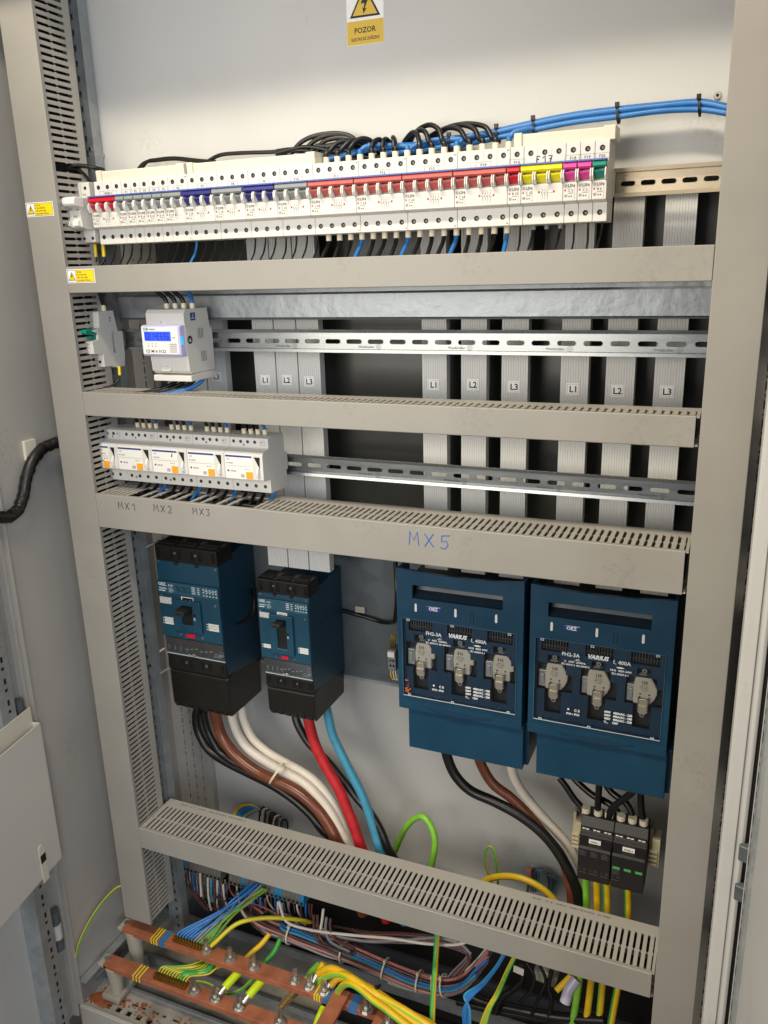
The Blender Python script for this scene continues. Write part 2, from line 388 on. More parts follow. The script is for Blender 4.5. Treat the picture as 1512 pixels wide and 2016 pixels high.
b.ms = [GALV, DARK]; b.mi = [0]*18+[1]*(len(b.f)-18)
b.build('door_stiffener', GALV, door)
b = DB().px([(14, 462), (230, 462), (230, 745), (14, 745)], 50, 51.5)
b.bx(13, 14.5, 22, 51.5, 462, 745).bx(14, 230, 20, 51, 460, 462)
pk = b.build('document_pocket', mat('lightened_pocket_paint', '#D2CEC5', .42, var=.04, nscale=5), door)  # pocket paint lightened to make up for light missing on the door
DB().bx(13, 230, 35, 36.5, 462, 775).build('pocket_back', COVER, pk)
b = DB().m(COVER).px([(56, 452), (72, 452)]+[(64+8*math.cos(a*.4488), 520+8*math.sin(a*.4488)) for a in range(8)], 52, 53.4)
b.m(DARK).bx(57, 71, 53.4, 53.9, 492, 508); b.build('pocket_tab', COVER, pk)
for zc in (748, 300, 1650):
    b = DB(); b.bx(22, 46, 8, 22, zc-14, zc+16)
    hg = b.build('hinge', STEEL, door, bevel=3)
    c = DO+DD*26+DN*24; MB().cyl((c.x, c.y, zc+16), 9, 30, 'z').build('hinge_barrel', GALVD, hg, smooth=True); MB().cyl((c.x, c.y, zc-44), 9, 28, 'z').build('hinge_barrel', GALVD, hg, smooth=True)
    MB().cyl((c.x+2, c.y-2, zc-14), 10, 30, 'z').build('hinge_knuckle', PLATE, hg, smooth=True)
# right door
rd = MB().box(574, 612, -640, -92, 60, 2050).build('door', PLATE, cab, bevel=1.5, label='right door standing open at the right edge')
b = MB().box(570.5, 574, -150, -140, 60, 2050); b.build('door_ridge', DEV2, rd, bevel=1)
b = MB().m(GALV).box(570, 574, -210, -158, 60, 2050); b.m(DARK)
z = 100
while z < 2000: b.box(569.7, 570, -178, -174, z, z+6).box(569.7, 570, -180, -172, z+18, z+30).box(569.7, 570, -178, -174, z+40, z+44); z += 52
b.build('door_stiffener', GALV, rd)
for zc in (803, 745):
    b = MB().prism([(563, -98), (578, -92), (592, -97), (592, -102), (578, -108), (563, -103)], zc-11, zc+11, axis='z')
    hg = b.build('hinge', GALVD, rd, bevel=1.5)
    MB().cyl((585, -101, zc+10), 4, -5, 'y').build('hinge_screw', STEEL, hg, smooth=True)
MB().box(578, 594, -99, -93, 757, 790).build('hinge_block', PLATE, rd, bevel=2)

# ---------------------------------------------------------------- mounting sheets and chassis
def screw(par, x, y, z, r=3.2, M=STEEL, name='screw'):
    b = MB().m(M).cyl((x, y, z), r, -r*.45, 'y', 14, r*.8).m(DARK).cyl((x, y-r*.46, z), r*.42, -.05, 'y', 6)
    return b.build(name, M, par, smooth=False)
up = thing('upper_mounting_plate', 'large light grey steel plate filling the top of the cabinet behind the breaker row', 'mounting plate', (0, 132, 1590))
MB().box(-497, 472, 130, 133, 1613, 2040).build('plate_sheet', PLATE, up, bevel=.6)
for x in (460, -484): screw(up, x, 130, 1692, 5)
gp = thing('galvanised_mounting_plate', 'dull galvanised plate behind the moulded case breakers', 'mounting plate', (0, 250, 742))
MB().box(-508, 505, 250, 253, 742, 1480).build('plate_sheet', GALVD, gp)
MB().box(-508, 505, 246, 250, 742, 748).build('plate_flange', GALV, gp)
tag(MB().box(-470, 505, 225, 227, 1105, 1600).build('gap_shade_sheet', mat('gap_shade_dark', '#33342F', .3, var=.25, nscale=6), origin=(0, 226, 1105)), 'dark sheet put in for the shaded depth behind the vertical busbars', 'backing sheet')  # dark sheet added so the gaps between the busbars look unlit
bm_ = thing('cross_beam', 'wrinkled galvanised steel cross beam under the topmost horizontal trunking', 'beam', (0, 112, 1431))
BEAM = mat('beam_steel', '#8D9296', .4, metal=.7, var=.16, nscale=30, kind='galv', bump=1.0, bscale=45)
MB().prism([(118, 1431), (110, 1432), (110, 1466), (122, 1469), (122, 1486), (126, 1486), (126, 1431)], -470, 472).build('beam_face', BEAM, bm_)
MB().prism([(110, 1428.5), (130, 1428.5), (130, 1431), (109, 1431)], -470, 472).build('beam_lip', GALVD, bm_)
for sx in (-1, 1):
    t = thing('chassis_rail', ('perforated galvanised upright beside the left vertical trunking' if sx < 0 else 'perforated galvanised upright behind the right vertical trunking'), 'upright', (sx*498, 110, 95), 'galvanised uprights')
    b = MB(); hs = []
    z = 105
    while z < 1980: hs += [(min(sx*494, sx*500), max(sx*494, sx*500), z, z+9)]; z += 22
    u0, u1 = sorted((sx*484, sx*510))
    b.grid(u0, u1, 95, 2040, hs, 108, 110.5); b.box(min(sx*482, sx*484.5), max(sx*482, sx*484.5), 108, 128, 95, 2040)
    b.box(min(sx*508, sx*510), max(sx*508, sx*510), 100, 128, 95, 2040)
    b.build('upright_face', GALV, t)
    for z in (1045, 775, 1700): screw(t, sx*489, 108, z, 4.5)

# ---------------------------------------------------------------- wiring trunking
def finger(p, wd, w2, d0, d1):
    """comb tooth outline in (u,d): from d0 (front) to d1 (back), with the waist bump"""
    m_ = (d0+d1)/2; g = wd/2
    return [(p-g+.5, d0), (p+g-.5, d0), (p+g, d0+1), (p+g, m_-3), (p+g+w2, m_-.8), (p+g+w2, m_+.8), (p+g, m_+3), (p+g, d1), (p-g, d1), (p-g, m_+3), (p-g-w2, m_+.8), (p-g-w2, m_-.8), (p-g, m_-3), (p-g, d0+1)]
def trunking_h(label, z0, z1, depth, x0, x1, skip_top=(), slot=4.3, ncov=0, xc1=None):
    t = thing('wiring_trunking', label, 'trunking', (0, depth, (z0+z1)/2), 'horizontal grey slotted trunkings')
    bk = depth-22
    b = MB(); b.box(x0, x1, depth-2, depth, z0+1, z1-1)
    for s, za, zb in ((1, z1-3, z1-1), (-1, z0+1, z0+3)):
        b.box(x0, x1, bk, depth-2, za, zb)
        k = 0; x = x1-9
        while x > x0+4:
            if not (s == 1 and (k in skip_top or any(a < x < c for a, c in ncov_ranges(ncov)))):
                if not (s == 1 and k in skip_top):
                    b.prism(finger(x, 10-slot, 1.35, 3, bk), za, zb, axis='z')
            x -= 10; k += 1
        b.box(x0, x0+4, 3, bk, za, zb); b.box(x1-4, x1, 3, bk, za, zb)
    b.build('trunking_base', TRUNKB, t)
    xc = xc1 or x1
    b = MB(); b.prism([(0, z0+.8), (.8, z0), (7, z0), (7, z0+1), (1.5, z0+1.6), (1.5, z1-1.6), (7, z1-1), (7, z1), (.8, z1), (0, z1-.8)], x0+.4, xc)
    b.build('trunking_cover', TRUNK, t, bevel=.4)
    return t
def ncov_ranges(n): return ()
D1 = trunking_h('topmost horizontal grey trunking, below the long row of coloured breakers', 1477, 1517, 66, -472, 475)
D2 = trunking_h('horizontal grey trunking between the energy meter and the row of five residual current breakers', 1282, 1321, 66, -472, 474, xc1=470)
# broken out teeth above the handwritten MX marks
xs = [474-9-10*k for k in range(96)]
skipD3 = [k for k, x in enumerate(xs) if (-425 < x < -180) and (k % 5 in (1, 2, 4))] + [k for k, x in enumerate(xs) if -188 < x < -166]
D3 = trunking_h('wide horizontal grey trunking with handwritten MX marks on its cover', 1090, 1149, 88, -472, 474, skip_top=set(skipD3), xc1=470)
D4 = trunking_h('lowest horizontal grey trunking, above the copper busbars', 440, 485, 100, -472, 474, xc1=471, slot=4.1)
def trunking_v(label, x0, x1, z0, z1, depth, skip):
    t = thing('wiring_trunking', label, 'trunking', ((x0+x1)/2, depth, z0), 'vertical grey slotted trunkings')
    b = MB(); b.box(x0+1, x1-1, depth-2, depth, z0, z1); bk = depth-14
    for xa, xb in ((x0+1, x0+3), (x1-3, x1-1)):
        b.box(xa, xb, bk, depth-2, z0, z1)
        z = z0+8; k = 0
        while z < z1-5:
            if not any(a < z < c for a, c in skip):
                f = finger(z, 5.6, 1.2, 3, bk); n = len(f)
                vs = [(xa, q[1], q[0]) for q in f]+[(xb, q[1], q[0]) for q in f]
                b.add(vs, [tuple(range(n)), tuple(range(n, 2*n))[::-1]]+[(i, (i+1) % n, (i+1) % n+n, i+n) for i in range(n)])
            z += 10; k += 1
    b.build('trunking_base', TRUNKB, t)
    MB().prism([(x0, .8), (x0+.8, 0), (x1-.8, 0), (x1, .8), (x1, 7), (x1-1, 7), (x1-1.5, 1.5), (x0+1.5, 1.5), (x0+1, 7), (x0, 7)], z0+.4, z1, axis='z').build('trunking_cover', TRUNK, t, bevel=.4)
    return t
VL = trunking_v('left vertical grey trunking, tall slotted channel up the left edge', -537, -472.6, 256, 2045, 78, [(1655, 1674)])
VR = trunking_v('right vertical grey trunking, wide plain channel up the right edge', 475.6, 533, 98, 2045, 78, [])
def filling(label, segs, r, M2=None):
    LB = mat('loom_shade_black', '#0A0909', .75, spec=.2)  # wire black deepened so the trunking slots look shaded
    b = MB(); rr = random.Random(len(label))
    for i, (p, q) in enumerate(segs):
        b.m(LB if rr.random() < .8 else (M2 or LB)); p = Vector(p); q = Vector(q); P = [p.lerp(q, k/8)+Vector((rr.uniform(-3, 3), rr.uniform(-3, 3), rr.uniform(-2, 2))) for k in range(9)]
        b.tube(P, r, 8, sub=2)
    o = b.build('wire_filling', origin=segs[0][0], smooth=True); tag(o, label, 'wires'); o['kind'] = 'stuff'
filling('dark wires packed inside the topmost horizontal trunking', [((-465, y, z), (468, y, z)) for y in (14, 28, 42) for z in (1486, 1497)], 6)
filling('dark wires packed inside the trunking below the energy meter', [((-465, y, z), (468, y, z)) for y in (10, 22, 34, 46, 56) for z in (1292, 1303)], 6, mat('dim_blue_pvc', '#1C3F66', .4))
filling('dark wires packed inside the wide trunking with handwritten marks', [((-465, y, z), (468, y, z)) for y in (10, 24, 38, 52, 66, 78) for z in (1102, 1116)], 7, mat('dim_blue_pvc', '#1C3F66', .4))
filling('dark wires packed inside the lowest trunking', [((-465, y, z), (466, y, z)) for y in (12, 26, 40, 54, 68, 82) for z in (450, 462)], 7, mat('dim_grey_pvc', '#4A464A', .5))
filling('dark wires packed inside the left vertical trunking', [((-520+k % 3*17, 14+k//3*14, 262), (-520+k % 3*17, 14+k//3*14, 2040)) for k in range(12)], 8)
# ink on covers
def stroke(b, pts, y, r=.8): b.tube([(x, y, z) for x, z in pts], r, 6, sub=1)
def glyph(b, g, x, z, s, y, r):
    G = {'M': [[(0, 0), (.08, 1), (.4, .35), (.7, 1), (.82, 0)]], 'X': [[(0, .95), (.75, 0)], [(.75, 1), (0, 0)]],
         '1': [[(0, .65), (.45, 1), (.5, 0)]], '2': [[(0, .8), (.25, 1), (.6, .8), (.45, .4), (0, 0), (.7, .05)]],
         '3': [[(0, .95), (.55, 1), (.25, .6), (.6, .4), (.4, .05), (0, .05)]], '5': [[(.15, .95), (.1, .5), (.5, .6), (.65, .3), (.4, 0), (0, .05)], [(.15, .95), (.8, 1)]],
         'F': [[(0, 0), (.05, 1), (.6, .95)], [(0, .5), (.45, .5)]], '7': [[(0, .95), (.65, 1), (.3, 0)], [(.15, .5), (.6, .5)]],
         'T': [[(0, 1), (.8, .95)], [(.4, .97), (.4, 0)]], 'R': [[(0, 0), (0, 1), (.5, .85), (.45, .55), (0, .5), (.6, 0)]], '0': [[(.3, 1), (0, .7), (.05, .2), (.3, 0), (.55, .3), (.5, .85), (.3, 1)]]}
    for st in G[g]: stroke(b, [(x+a*s*.9, z+c*s) for a, c in st], y, r)
for wd, x, z, s, M in (('MX1', -425, 1127, 12, INK), ('MX2', -352, 1129, 12, INK), ('MX3', -275, 1131, 11, INK), ('MX5', 97, 1119, 20, INKB)):
    b = MB()
    for i, g in enumerate(wd): glyph(b, g, x+i*s*1.18, z-(i*s*.02), s, -.05, .55 if s < 15 else .8)
    b.build('handwritten_mark', M, D3)
b = MB().text('35x100     UL  ®     E148153    CABLE TRUNKING    DIN EN 50085-2-3', -440, 0, 5, 0, plane='z').text('35x100     UL  ®    E148153   CABLE TRUNKING   EN 50085', 270, 0, 5, 0, plane='z')
b.v = [(x, 90+y, 484.06) for x, y, z in b.v]; b.build('printed_line', INKG, D4)

# warning stickers
def small_sticker(name, x, z, label, tilt):
    o = thing(name, label, 'sticker', (x, -.3, z), 'small yellow warning stickers')
    c, s_ = math.cos(tilt), math.sin(tilt)
    def R(pts): return [(x+a*c-d*s_, z+a*s_+d*c) for a, d in pts]
    MB().m(SIGNW).prism(R([(0, 0), (55, 0), (55, 21), (0, 21)]), -.3, 0, 'y').build('backing', SIGNW, o)
    MB().prism(R([(18, 1.6), (53.4, 1.6), (53.4, 19.4), (18, 19.4)]), -.45, -.3, 'y').build('yellow_field', SIGNY, o)
    b = MB().m(INK)
    for q in ([(1.5, 1.3), (53.7, 1.3), (53.7, 1.7), (1.5, 1.7)], [(1.5, 19.3), (53.7, 19.3), (53.7, 19.7), (1.5, 19.7)], [(1.5, 1.5), (1.9, 1.5), (1.9, 19.5), (1.5, 19.5)], [(53.3, 1.5), (53.7, 1.5), (53.7, 19.5), (53.3, 19.5)], [(17.6, 1.5), (18, 1.5), (18, 19.5), (17.6, 19.5)],
              [(3, 4.2), (16.5, 4.2), (9.8, 17)]): b.prism(R(q), -.6, -.4, 'y')
    b.m(SIGNY).prism(R([(4.6, 5.1), (15, 5.1), (9.8, 15)]), -.7, -.6, 'y')
    b.m(INK).prism(R([(9.6, 13.4), (11, 13.2), (10, 10.4), (11.4, 10.4), (9.2, 6), (9.5, 9.4), (8.3, 9.4)]), -.8, -.7, 'y')
    for i, tx in enumerate(('POZOR', 'POD NAPĚTÍM', 'I PŘI VYPNUTÉM', 'HLAVNÍM VYPÍNAČI')):
        p = R([(19.5, 15.2-i*4.1)])[0]; b.text(tx, p[0], p[1], 3.2, -.5, bold=.01, rot=tilt, sx=.9)
    b.build('print', INK, o)
    return o
small_sticker('warning_sticker', -536, 1593, 'small yellow warning sticker with lightning triangle, on the left vertical trunking', math.radians(0))
small_sticker('warning_sticker', -471, 1492, 'small yellow warning sticker with lightning triangle, on the left end of the topmost horizontal trunking', math.radians(0))
sg = thing('warning_sign', 'white and mustard high voltage warning sign with black lightning triangle reading POZOR', 'sign', (-5, 129.5, 1801), None)
def sR(pts, c=(-5, 1801)): a = math.radians(-.6); return [(c[0]+x*math.cos(a)-z*math.sin(a), c[1]+x*math.sin(a)+z*math.cos(a)) for x, z in pts]
MB().prism(sR([(-28, 0), (28, 0), (28, 84), (-28, 84)]), 129.4, 130, 'y').build('backing', SIGNW, sg)
MB().prism(sR([(-27.5, .5), (27.5, .5), (27.5, 30), (-27.5, 30)]), 129.1, 129.4, 'y').build('mustard_field', SIGNM, sg)
b = MB().m(INK).prism(sR([(-23, 34), (23, 34), (0, 74)]), 129.1, 129.4, 'y').m(SIGNM).prism(sR([(-18.6, 36.6), (18.6, 36.6), (0, 69)]), 128.9, 129.1, 'y')
b.m(INK).prism(sR([(-1.5, 64), (3, 63), (-.5, 55), (5.5, 56), (0, 44), (3, 44.6), (-2, 38), (-3.4, 46), (-1.2, 45), (-.3, 51), (-5.5, 50.5)]), 128.7, 128.9, 'y')
b.text('POZOR', -5, 1816, 9.5, 129.0, bold=.02, align='c').text('ELEKTRICKÉ ZAŘÍZENÍ', -5, 1806.5, 5.4, 129.0, bold=.012, align='c', sx=.78)
b.build('print', INK, sg)

# ---------------------------------------------------------------- vertical busbars
rl = random.Random(2)
def busbar(x0, z0, z1, txt, label, zl=None, dy=0):
    t = thing('busbar', label, 'busbar', (x0+20, 160, z0), 'vertical grey ribbed busbars')
    n = 11; p = [(x0, 176+dy), (x0, 161+dy)]
    wd = 40/n
    for i in range(n):
        a = x0+i*wd; p += [(a+.35, 160+dy), (a+wd-.35, 160+dy)]+([(a+wd, 160.6+dy)] if i < n-1 else [])
    p += [(x0+40, 161+dy), (x0+40, 176+dy)]
    MB().prism(p, z0, z1, axis='z').build('bar_cover', RIB, t)
    if txt:
        zl = zl or 1327; xc = x0+18.5
        xc += rl.uniform(-1.2, 1.2); zl += rl.uniform(-1.5, 1.5)
        b = MB().m(mat('label_white', '#F6F5F2', .4)).box(xc-9.3, xc+9.3, 159.5+dy, 160+dy, zl-8.3, zl+8.3).m(INK)
        for q in ((xc-7.9, xc+7.9, zl+6.6, zl+6.9), (xc-7.9, xc+7.9, zl-6.9, zl-6.6), (xc-7.9, xc-7.6, zl-6.9, zl+6.9), (xc+7.6, xc+7.9, zl-6.9, zl+6.9)): b.box(q[0], q[1], 159.3+dy, 159.5+dy, q[2], q[3])
        b.text(txt, xc, zl-4.6, 12.8, 159.3+dy, bold=.025, align='c'); b.build('phase_label', DEV2, t)
    return t
NM = {0: 'far left', 1: 'left middle', 2: 'third', 3: 'rightmost'}
gl = [('behind the energy meter', (-433, -390, -347), 1030), ('of the close set above the smaller moulded case breaker', (-240, -198, -156), 993),
      ('above the left fuse switch', (61, 124, 187), 1023), ('above the right fuse switch', (275, 339, 405), 1023)]
for where, X, z0 in gl:
    for i, x in enumerate(X):
        busbar(x, z0, 1480 if x < -300 else 1595, 'L%d' % (i+1), 'grey ribbed busbar marked L%d %s' % (i+1, where), dy=(14 if x < -300 else 0))

# ---------------------------------------------------------------- DIN rails
def stad(cx, cz, L_, H, n=6):
    r = H/2; pts = []
    for k in range(n+1): a = -math.pi/2+math.pi*k/n; pts.append((cx+L_/2-r+r*math.cos(a), cz+r*math.sin(a)))
    for k in range(n+1): a = math.pi/2+math.pi*k/n; pts.append((cx-L_/2+r+r*math.cos(a), cz+r*math.sin(a)))
    return pts
def din_rail(label, zc, x0, x1, cx, pitch, L_, H, M, marks=0, dz=-1, y=118):
    t = thing('din_rail', label, 'rail', ((x0+x1)/2, y, zc), 'horizontal DIN rails')
    b = MB()
    cs = []; c = cx-pitch*math.floor((cx-x0)/pitch)
    while c < x1: cs.append(c); c += pitch
    for c in cs:
        a0, a1 = max(c-pitch/2, x0), min(c+pitch/2, x1)
        if a1-a0 < L_ or a1 < c+L_/2+.5 or a0 > c-L_/2-.5:
            b.box(a0, a1, y, y+1, zc-12.5, zc+12.5); continue
        r = H/2; zm = zc+dz
        b.box(a0, a1, y, y+1.2, zm+r, zc+12.5).box(a0, a1, y, y+1.2, zc-12.5, zm-r)
        b.box(a0, c-L_/2, y, y+1.2, zm-r, zm+r).box(c+L_/2, a1, y, y+1.2, zm-r, zm+r)
        for sx in (-1, 1):
            for sz in (-1, 1):
                ex = c+sx*L_/2; cxx = c+sx*(L_/2-r)
                arc = [(cxx+sx*r*math.cos(k*math.pi/10), zm+sz*r*math.sin(k*math.pi/10)) for k in range(6)]
                b.prism([(ex, zm+sz*r)]+arc, y, y+1.2, 'y')
        # bright rolled rim of the punched slot
        rim = stad(c, zm, L_+1.2, H+1.2); inn = stad(c, zm, L_, H); nn = len(rim)
        b.add([(p[0], y-.25, p[1]) for p in rim]+[(p[0], y-.25, p[1]) for p in inn], [(q, (q+1) % nn, (q+1) % nn+nn, q+nn) for q in range(nn)])
    for s in (1, -1):
        zz = sorted((zc+s*12.5, zc+s*13.5)); b.box(x0, x1, y-6.5, y+1, *zz)
        zz = sorted((zc+s*12.5, zc+s*17.5)); b.prism([(y-7.5, zc+s*12.6), (y-6.4, zc+s*12.6), (y-6.9, zc+s*17.5), (y-8.3, zc+s*17.3)], x0, x1)
    b.build('rail_profile', M, t, bevel=.45)
    if marks:
        q = MB(); x = cx+pitch*1.2
        while x < x1-40: q.text('Weidmüller  ⊕', x, zc-10.5, 5, y-.1, sx=1.1); x += marks
        q.build('stamped_mark', INKG, t)
    return t
RAILY = mat('passivated_rail_steel', '#B8AA92', .34, metal=.7, var=.06, nscale=14, stretch=(1, 8, 8))
din_rail('yellowish slotted mounting rail carrying the long top breaker row', 1598, -470, 498, 361, 25, 18, 6.2, RAILY)
din_rail('upper silver slotted mounting rail behind the energy meter', 1396, -470, 498, -214, 36, 26, 7, RAIL, marks=144)
din_rail('lower silver slotted mounting rail beside the five residual current breakers', 1196, -470, 498, -78, 36, 26, 6.5, RAIL, marks=144)
din_rail('short mounting rail behind the two black surge arresters', 575, 318, 462, 330, 25, 18, 6.2, RAILY, y=188)

# ================================================================ DEVICES
ORD = ('first', 'second', 'third', 'fourth')
STEELD = mat('dull_screw_steel', '#77746C', .4, metal=.9)
def tscrew(b, x, y, z, r=2.7):
    """flat terminal well: dark disc painted for its shade, with the screw head"""
    n = 14
    b.m(DARK).cyl((x, y-.06, z), r, .05, 'y', n)
    b.m(STEELD).cyl((x+.6, y-.12, z-.2), r*.42, .05, 'y', 8).m(DARK).box(x-.4, x+1.6, y-.17, y-.14, z-.5, z+.1)
PT = 45.5
def mcb(x0, n, toggle, name, rating, label, ntext=False, poles=None, handw=None, marks=True, tname=None):
    zc = 1597; x1 = x0+17.5*n; a, c = x0+.22, x1-.22
    t = thing('circuit_breaker', label, 'circuit breaker', ((x0+x1)/2, 115, zc-47), 'circuit breakers in the long top row')
    prof = [(50, 1550), (50, 1572), (39.5, 1574), (38, 1575), (38, 1596), (44, 1598), (44, 1610), (38, 1613), (39, 1617), (50, 1619.5), (50, 1642), (51.5, 1643), (92, 1643), (95, 1641), (97, 1612), (110, 1611), (110, 1583), (96, 1581), (92, 1549.5), (51, 1549.5)]
    b = MB().prism(prof, a, c); b.build('body', DEV, t, bevel=.5)
    for i in range(n):
        xm = x0+17.5*i+8.75
        for z, nm in ((1634, 'upper'), (1560.5, 'lower')):
            q = MB(); tscrew(q, xm, 50, z, 3.35); q.build('terminal', STEEL, t)
    # one linked toggle bar with a barrel in every pole
    b = MB(); b.prism([(44, 1609.5), (34, 1610.5), (31, 1612.5), (31, 1616), (34, 1618.4), (44, 1618.4)], x0+.8, x1-.8)
    for i in range(n):
        xa = x0+17.5*i+(2.6); xb = xa+12.3
        pr = [(46, 1598.5)]+[(38+3.2*math.cos(k*.45)-6.5*math.sin(k*.45)*.55, 1599+k*1.7) for k in range(6)]+[(46, 1609)]
        b.prism(pr, xa, xb)
    b.build('toggle', toggle, t, bevel=.3)
    b = MB(); b.box(x0+.9, x1-.9, 31, 48, 1618.6, 1620.4); b.build('toggle_strip', STRIP, t)
    for i in range(n+1):
        xm = x0+17.5*i; g = MB()
        for s in (-1, 1):
            if (i == 0 and s < 0) or (i == n and s > 0): continue
            g.prism([(40, 1595.5), (32, 1596.5), (29.5, 1601), (29.8, 1607), (32.5, 1610.5), (41, 1610.5)], xm+s*.5-(.0 if s > 0 else 1.4), xm+s*.5+(1.4 if s > 0 else 0))
        g.build('toggle_guard', DEV2, t, bevel=.2)
    # seams between poles
    b = MB().m(INKG)
    for i in range(1, n): b.box(x0+17.5*i-.07, x0+17.5*i+.07, 49.9, 50, 1620, 1642)
    y = 37.93
    if marks:
        b.m(INK); ns = n if poles == 'each' else 1
        for i in range(ns):
            xa = x0+17.5*i+1.6
            b.m(INKG).cyl((xa+2, y+.02, 1592.2), 1.75, -.04, 'y', 14).m(DEV).cyl((xa+2, y, 1592.2), 1.35, -.05, 'y', 14).m(INK)
            b.box(xa+1.75, xa+2.25, y-.12, y-.08, 1591, 1593).box(xa+1.1, xa+2.9, y-.12, y-.08, 1592.3, 1592.7)
            b.text('LSN', xa+4.4, 1590.4, 4.8, y, bold=.03).text(rating, xa+4.6, 1585.3, 4.2, y, bold=.015)
            b.m(INKR).box(xa+.2, xa+2.3, y-.1, y, 1585.9, 1588).m(INKG)
            b.text('230/400', xa+4.5, 1582.9, 2.0, y)
            for k in range(3): b.box(xa+.4, xa+4.0, y-.04, y, 1579.2+k*1.1, 1579.8+k*1.1)
            b.cyl((xa+6.2, y, 1579.9), .9, -.05, 'y', 10).cyl((xa+9, y, 1579.9), .9, -.05, 'y', 10)
            b.m(INK).box(xa+12.6, xa+12.85, y-.04, y, 1579.5, 1593).box(xa+12.2, xa+13.2, y-.04, y, 1592, 1592.4).text('0', xa+12, 1577.0, 2.4, y)
        if n >= 2:
            xc = x0+17.5*n*(.62 if n > 2 else .68)
            b.m(INKR).box(xc-11 if n > 2 else xc-6.4, (xc-8.6) if n > 2 else xc-4.2, y-.1, y, 1585.6, 1588)
            if n > 2: b.box(xc+7.6, xc+10, y-.1, y, 1585.6, 1588)
            b.m(INKG); k_ = n
            for k in range(k_):
                xx = xc-5.5+k*3.4
                b.box(xx-.25, xx+.25, y-.05, y, 1587.6, 1590.6).box(xx-.25, xx+.25, y-.05, y, 1580.6, 1583.6)
                b.prism([(xx-.3, 1583.6), (xx+.3, 1583.6), (xx-1.2, 1587.4), (xx-1.9, 1587.4)], y-.05, y, 'y')
                b.text(str(2*k+1) if k < 3 else 'N', xx-.7, 1591.6, 2.0, y).text(str(2*k+2) if k < 3 else 'N', xx-.7, 1578.2, 2.0, y)
            b.box(xc-7, xc+7.5, y-.04, y, 1585.5, 1585.75)
    if ntext: b.m(INK).text('N', x1-4.2, 1638.4, 3.4, 49.94).text('N', x1-4.2, 1551.5, 3.4, 49.94)
    if handw:
        b.m(INK); sx = (x0+x1)/2-13
        for i, g in enumerate(handw): glyph(b, g, sx+3+i*7.4, 1622.5, 7.5, 49.8, .6)
    elif name:
        xc = (x0+x1)/2; wd = 3.2+len(name)*2.3
        b.m(INKG)
        for q in ((xc-wd, xc+wd, 1628, 1628.25), (xc-wd, xc+wd, 1622.1, 1622.35), (xc-wd, xc-wd+.25, 1622.1, 1628.2), (xc+wd-.25, xc+wd, 1622.1, 1628.2)): b.box(q[0], q[1], 49.85, 49.95, q[2], q[3])
        b.m(INKG).text(name, xc, 1623.2, 4.6, 49.85, align='c', sx=1.15)
    if b.f: b.build('print', INK, t)
    return t
row = [(3, RED, 'PREP.1', 'C 6', 'three pole', 'red'), (1, TGREY, 'F1', 'B 16', 'single pole', 'grey'), (1, TGREY, 'F2', 'B 16', 'single pole', 'grey'), (1, TGREY, 'F3', 'B 16', 'single pole', 'grey'),
       (1, TGREY, 'F4', 'B 16', 'single pole', 'grey'), (1, TGREY, 'F5', 'B 16', 'single pole', 'grey'), (2, TGREY, 'F6', 'B 16', 'two pole', 'grey'), (3, NAVY, 'F7', 'C 32', 'three pole', 'navy'),
       (3, TGREY, 'F8', 'C 16', 'three pole', 'grey'), (3, NAVY, 'F9', 'C 32', 'three pole', 'navy'), (3, TGREY, 'F10', 'C 16', 'three pole', 'grey'), (4, SALMON, 'F11', 'C 63', 'four pole', 'salmon red'),
       (4, SALMON, 'F12', 'C 63', 'four pole', 'salmon red'), (4, SALMON, 'F13', 'C 63', 'four pole', 'salmon red'), (4, SALMON, 'F14', 'C 63', 'four pole', 'salmon red'), (1, RED, 'F16', 'B 10', 'single pole', 'red'),
       (3, TYEL, 'F17', 'C 20', 'three pole', 'yellow'), (1, PINK, 'F18', 'C 2', 'single pole', 'pink'), (1, PINK, 'F19', 'C 2', 'single pole', 'pink'), (1, TEAL, 'F20', 'B 6', 'single pole', 'teal green')]
x = -441; ROWX = {}
for n, tm, nm, rt, pol, cn in row:
    ROWX[nm] = x
    mcb(x, n, tm, nm, rt, '%s white circuit breaker marked %s with %s toggle' % (pol, nm, cn), ntext=nm in ('F6', 'F11', 'F12', 'F13', 'F14'), handw='F17' if nm == 'F17' else None)
    x += 17.5*n
# small two pole fuse switch left of the row
t = thing('fuse_switch', 'two pole white fuse switch with one wide white bar, leftmost device of the top row', 'fuse switch', (-469, 115, 1550))
MB().prism([(52, 1554), (52, 1572), (36, 1573), (27, 1576), (25, 1600), (32, 1604), (32, 1619), (52, 1621), (52, 1644), (95, 1644), (95, 1552)], -486.5, -452.3).build('body', DEV, t, bevel=.5)
MB().prism([(34, 1604), (14, 1607), (12, 1610), (12, 1616), (16, 1620), (34, 1620)], -490, -450.5).build('lever_bar', DEV2, t, bevel=1.2)
b = MB().m(DARK)
for i in (0, 1):
    xm = -486.5+17.2*i+8.6
    tscrew(b, xm, 52, 1635, 2.7); tscrew(b, xm+4, 52, 1560, 2.7); b.m(DARK).box(xm+1, xm+2.2, 26.5, 27.5, 1592, 1603)
    b.m(INKG).text('Z-SLS', xm-5.5, 1590.5, 3.2, 24.9).text('6A', xm-5, 1585, 3.2, 25.4).box(xm-5.5, xm+5.5, 25.3, 25.5, 1583.2, 1583.5).m(DEV2).prism([(27.5, 1577), (21, 1578), (21, 1584), (27, 1588)], xm-5.6, xm+5.6)
    b.m(INKG).text('FU%d' % (i+1), xm-6, 1624, 4.2, 51.9)
b.m(INKG).box(-469.5, -469.3, 51.8, 52, 1621, 1644); b.build('print', INK, t)

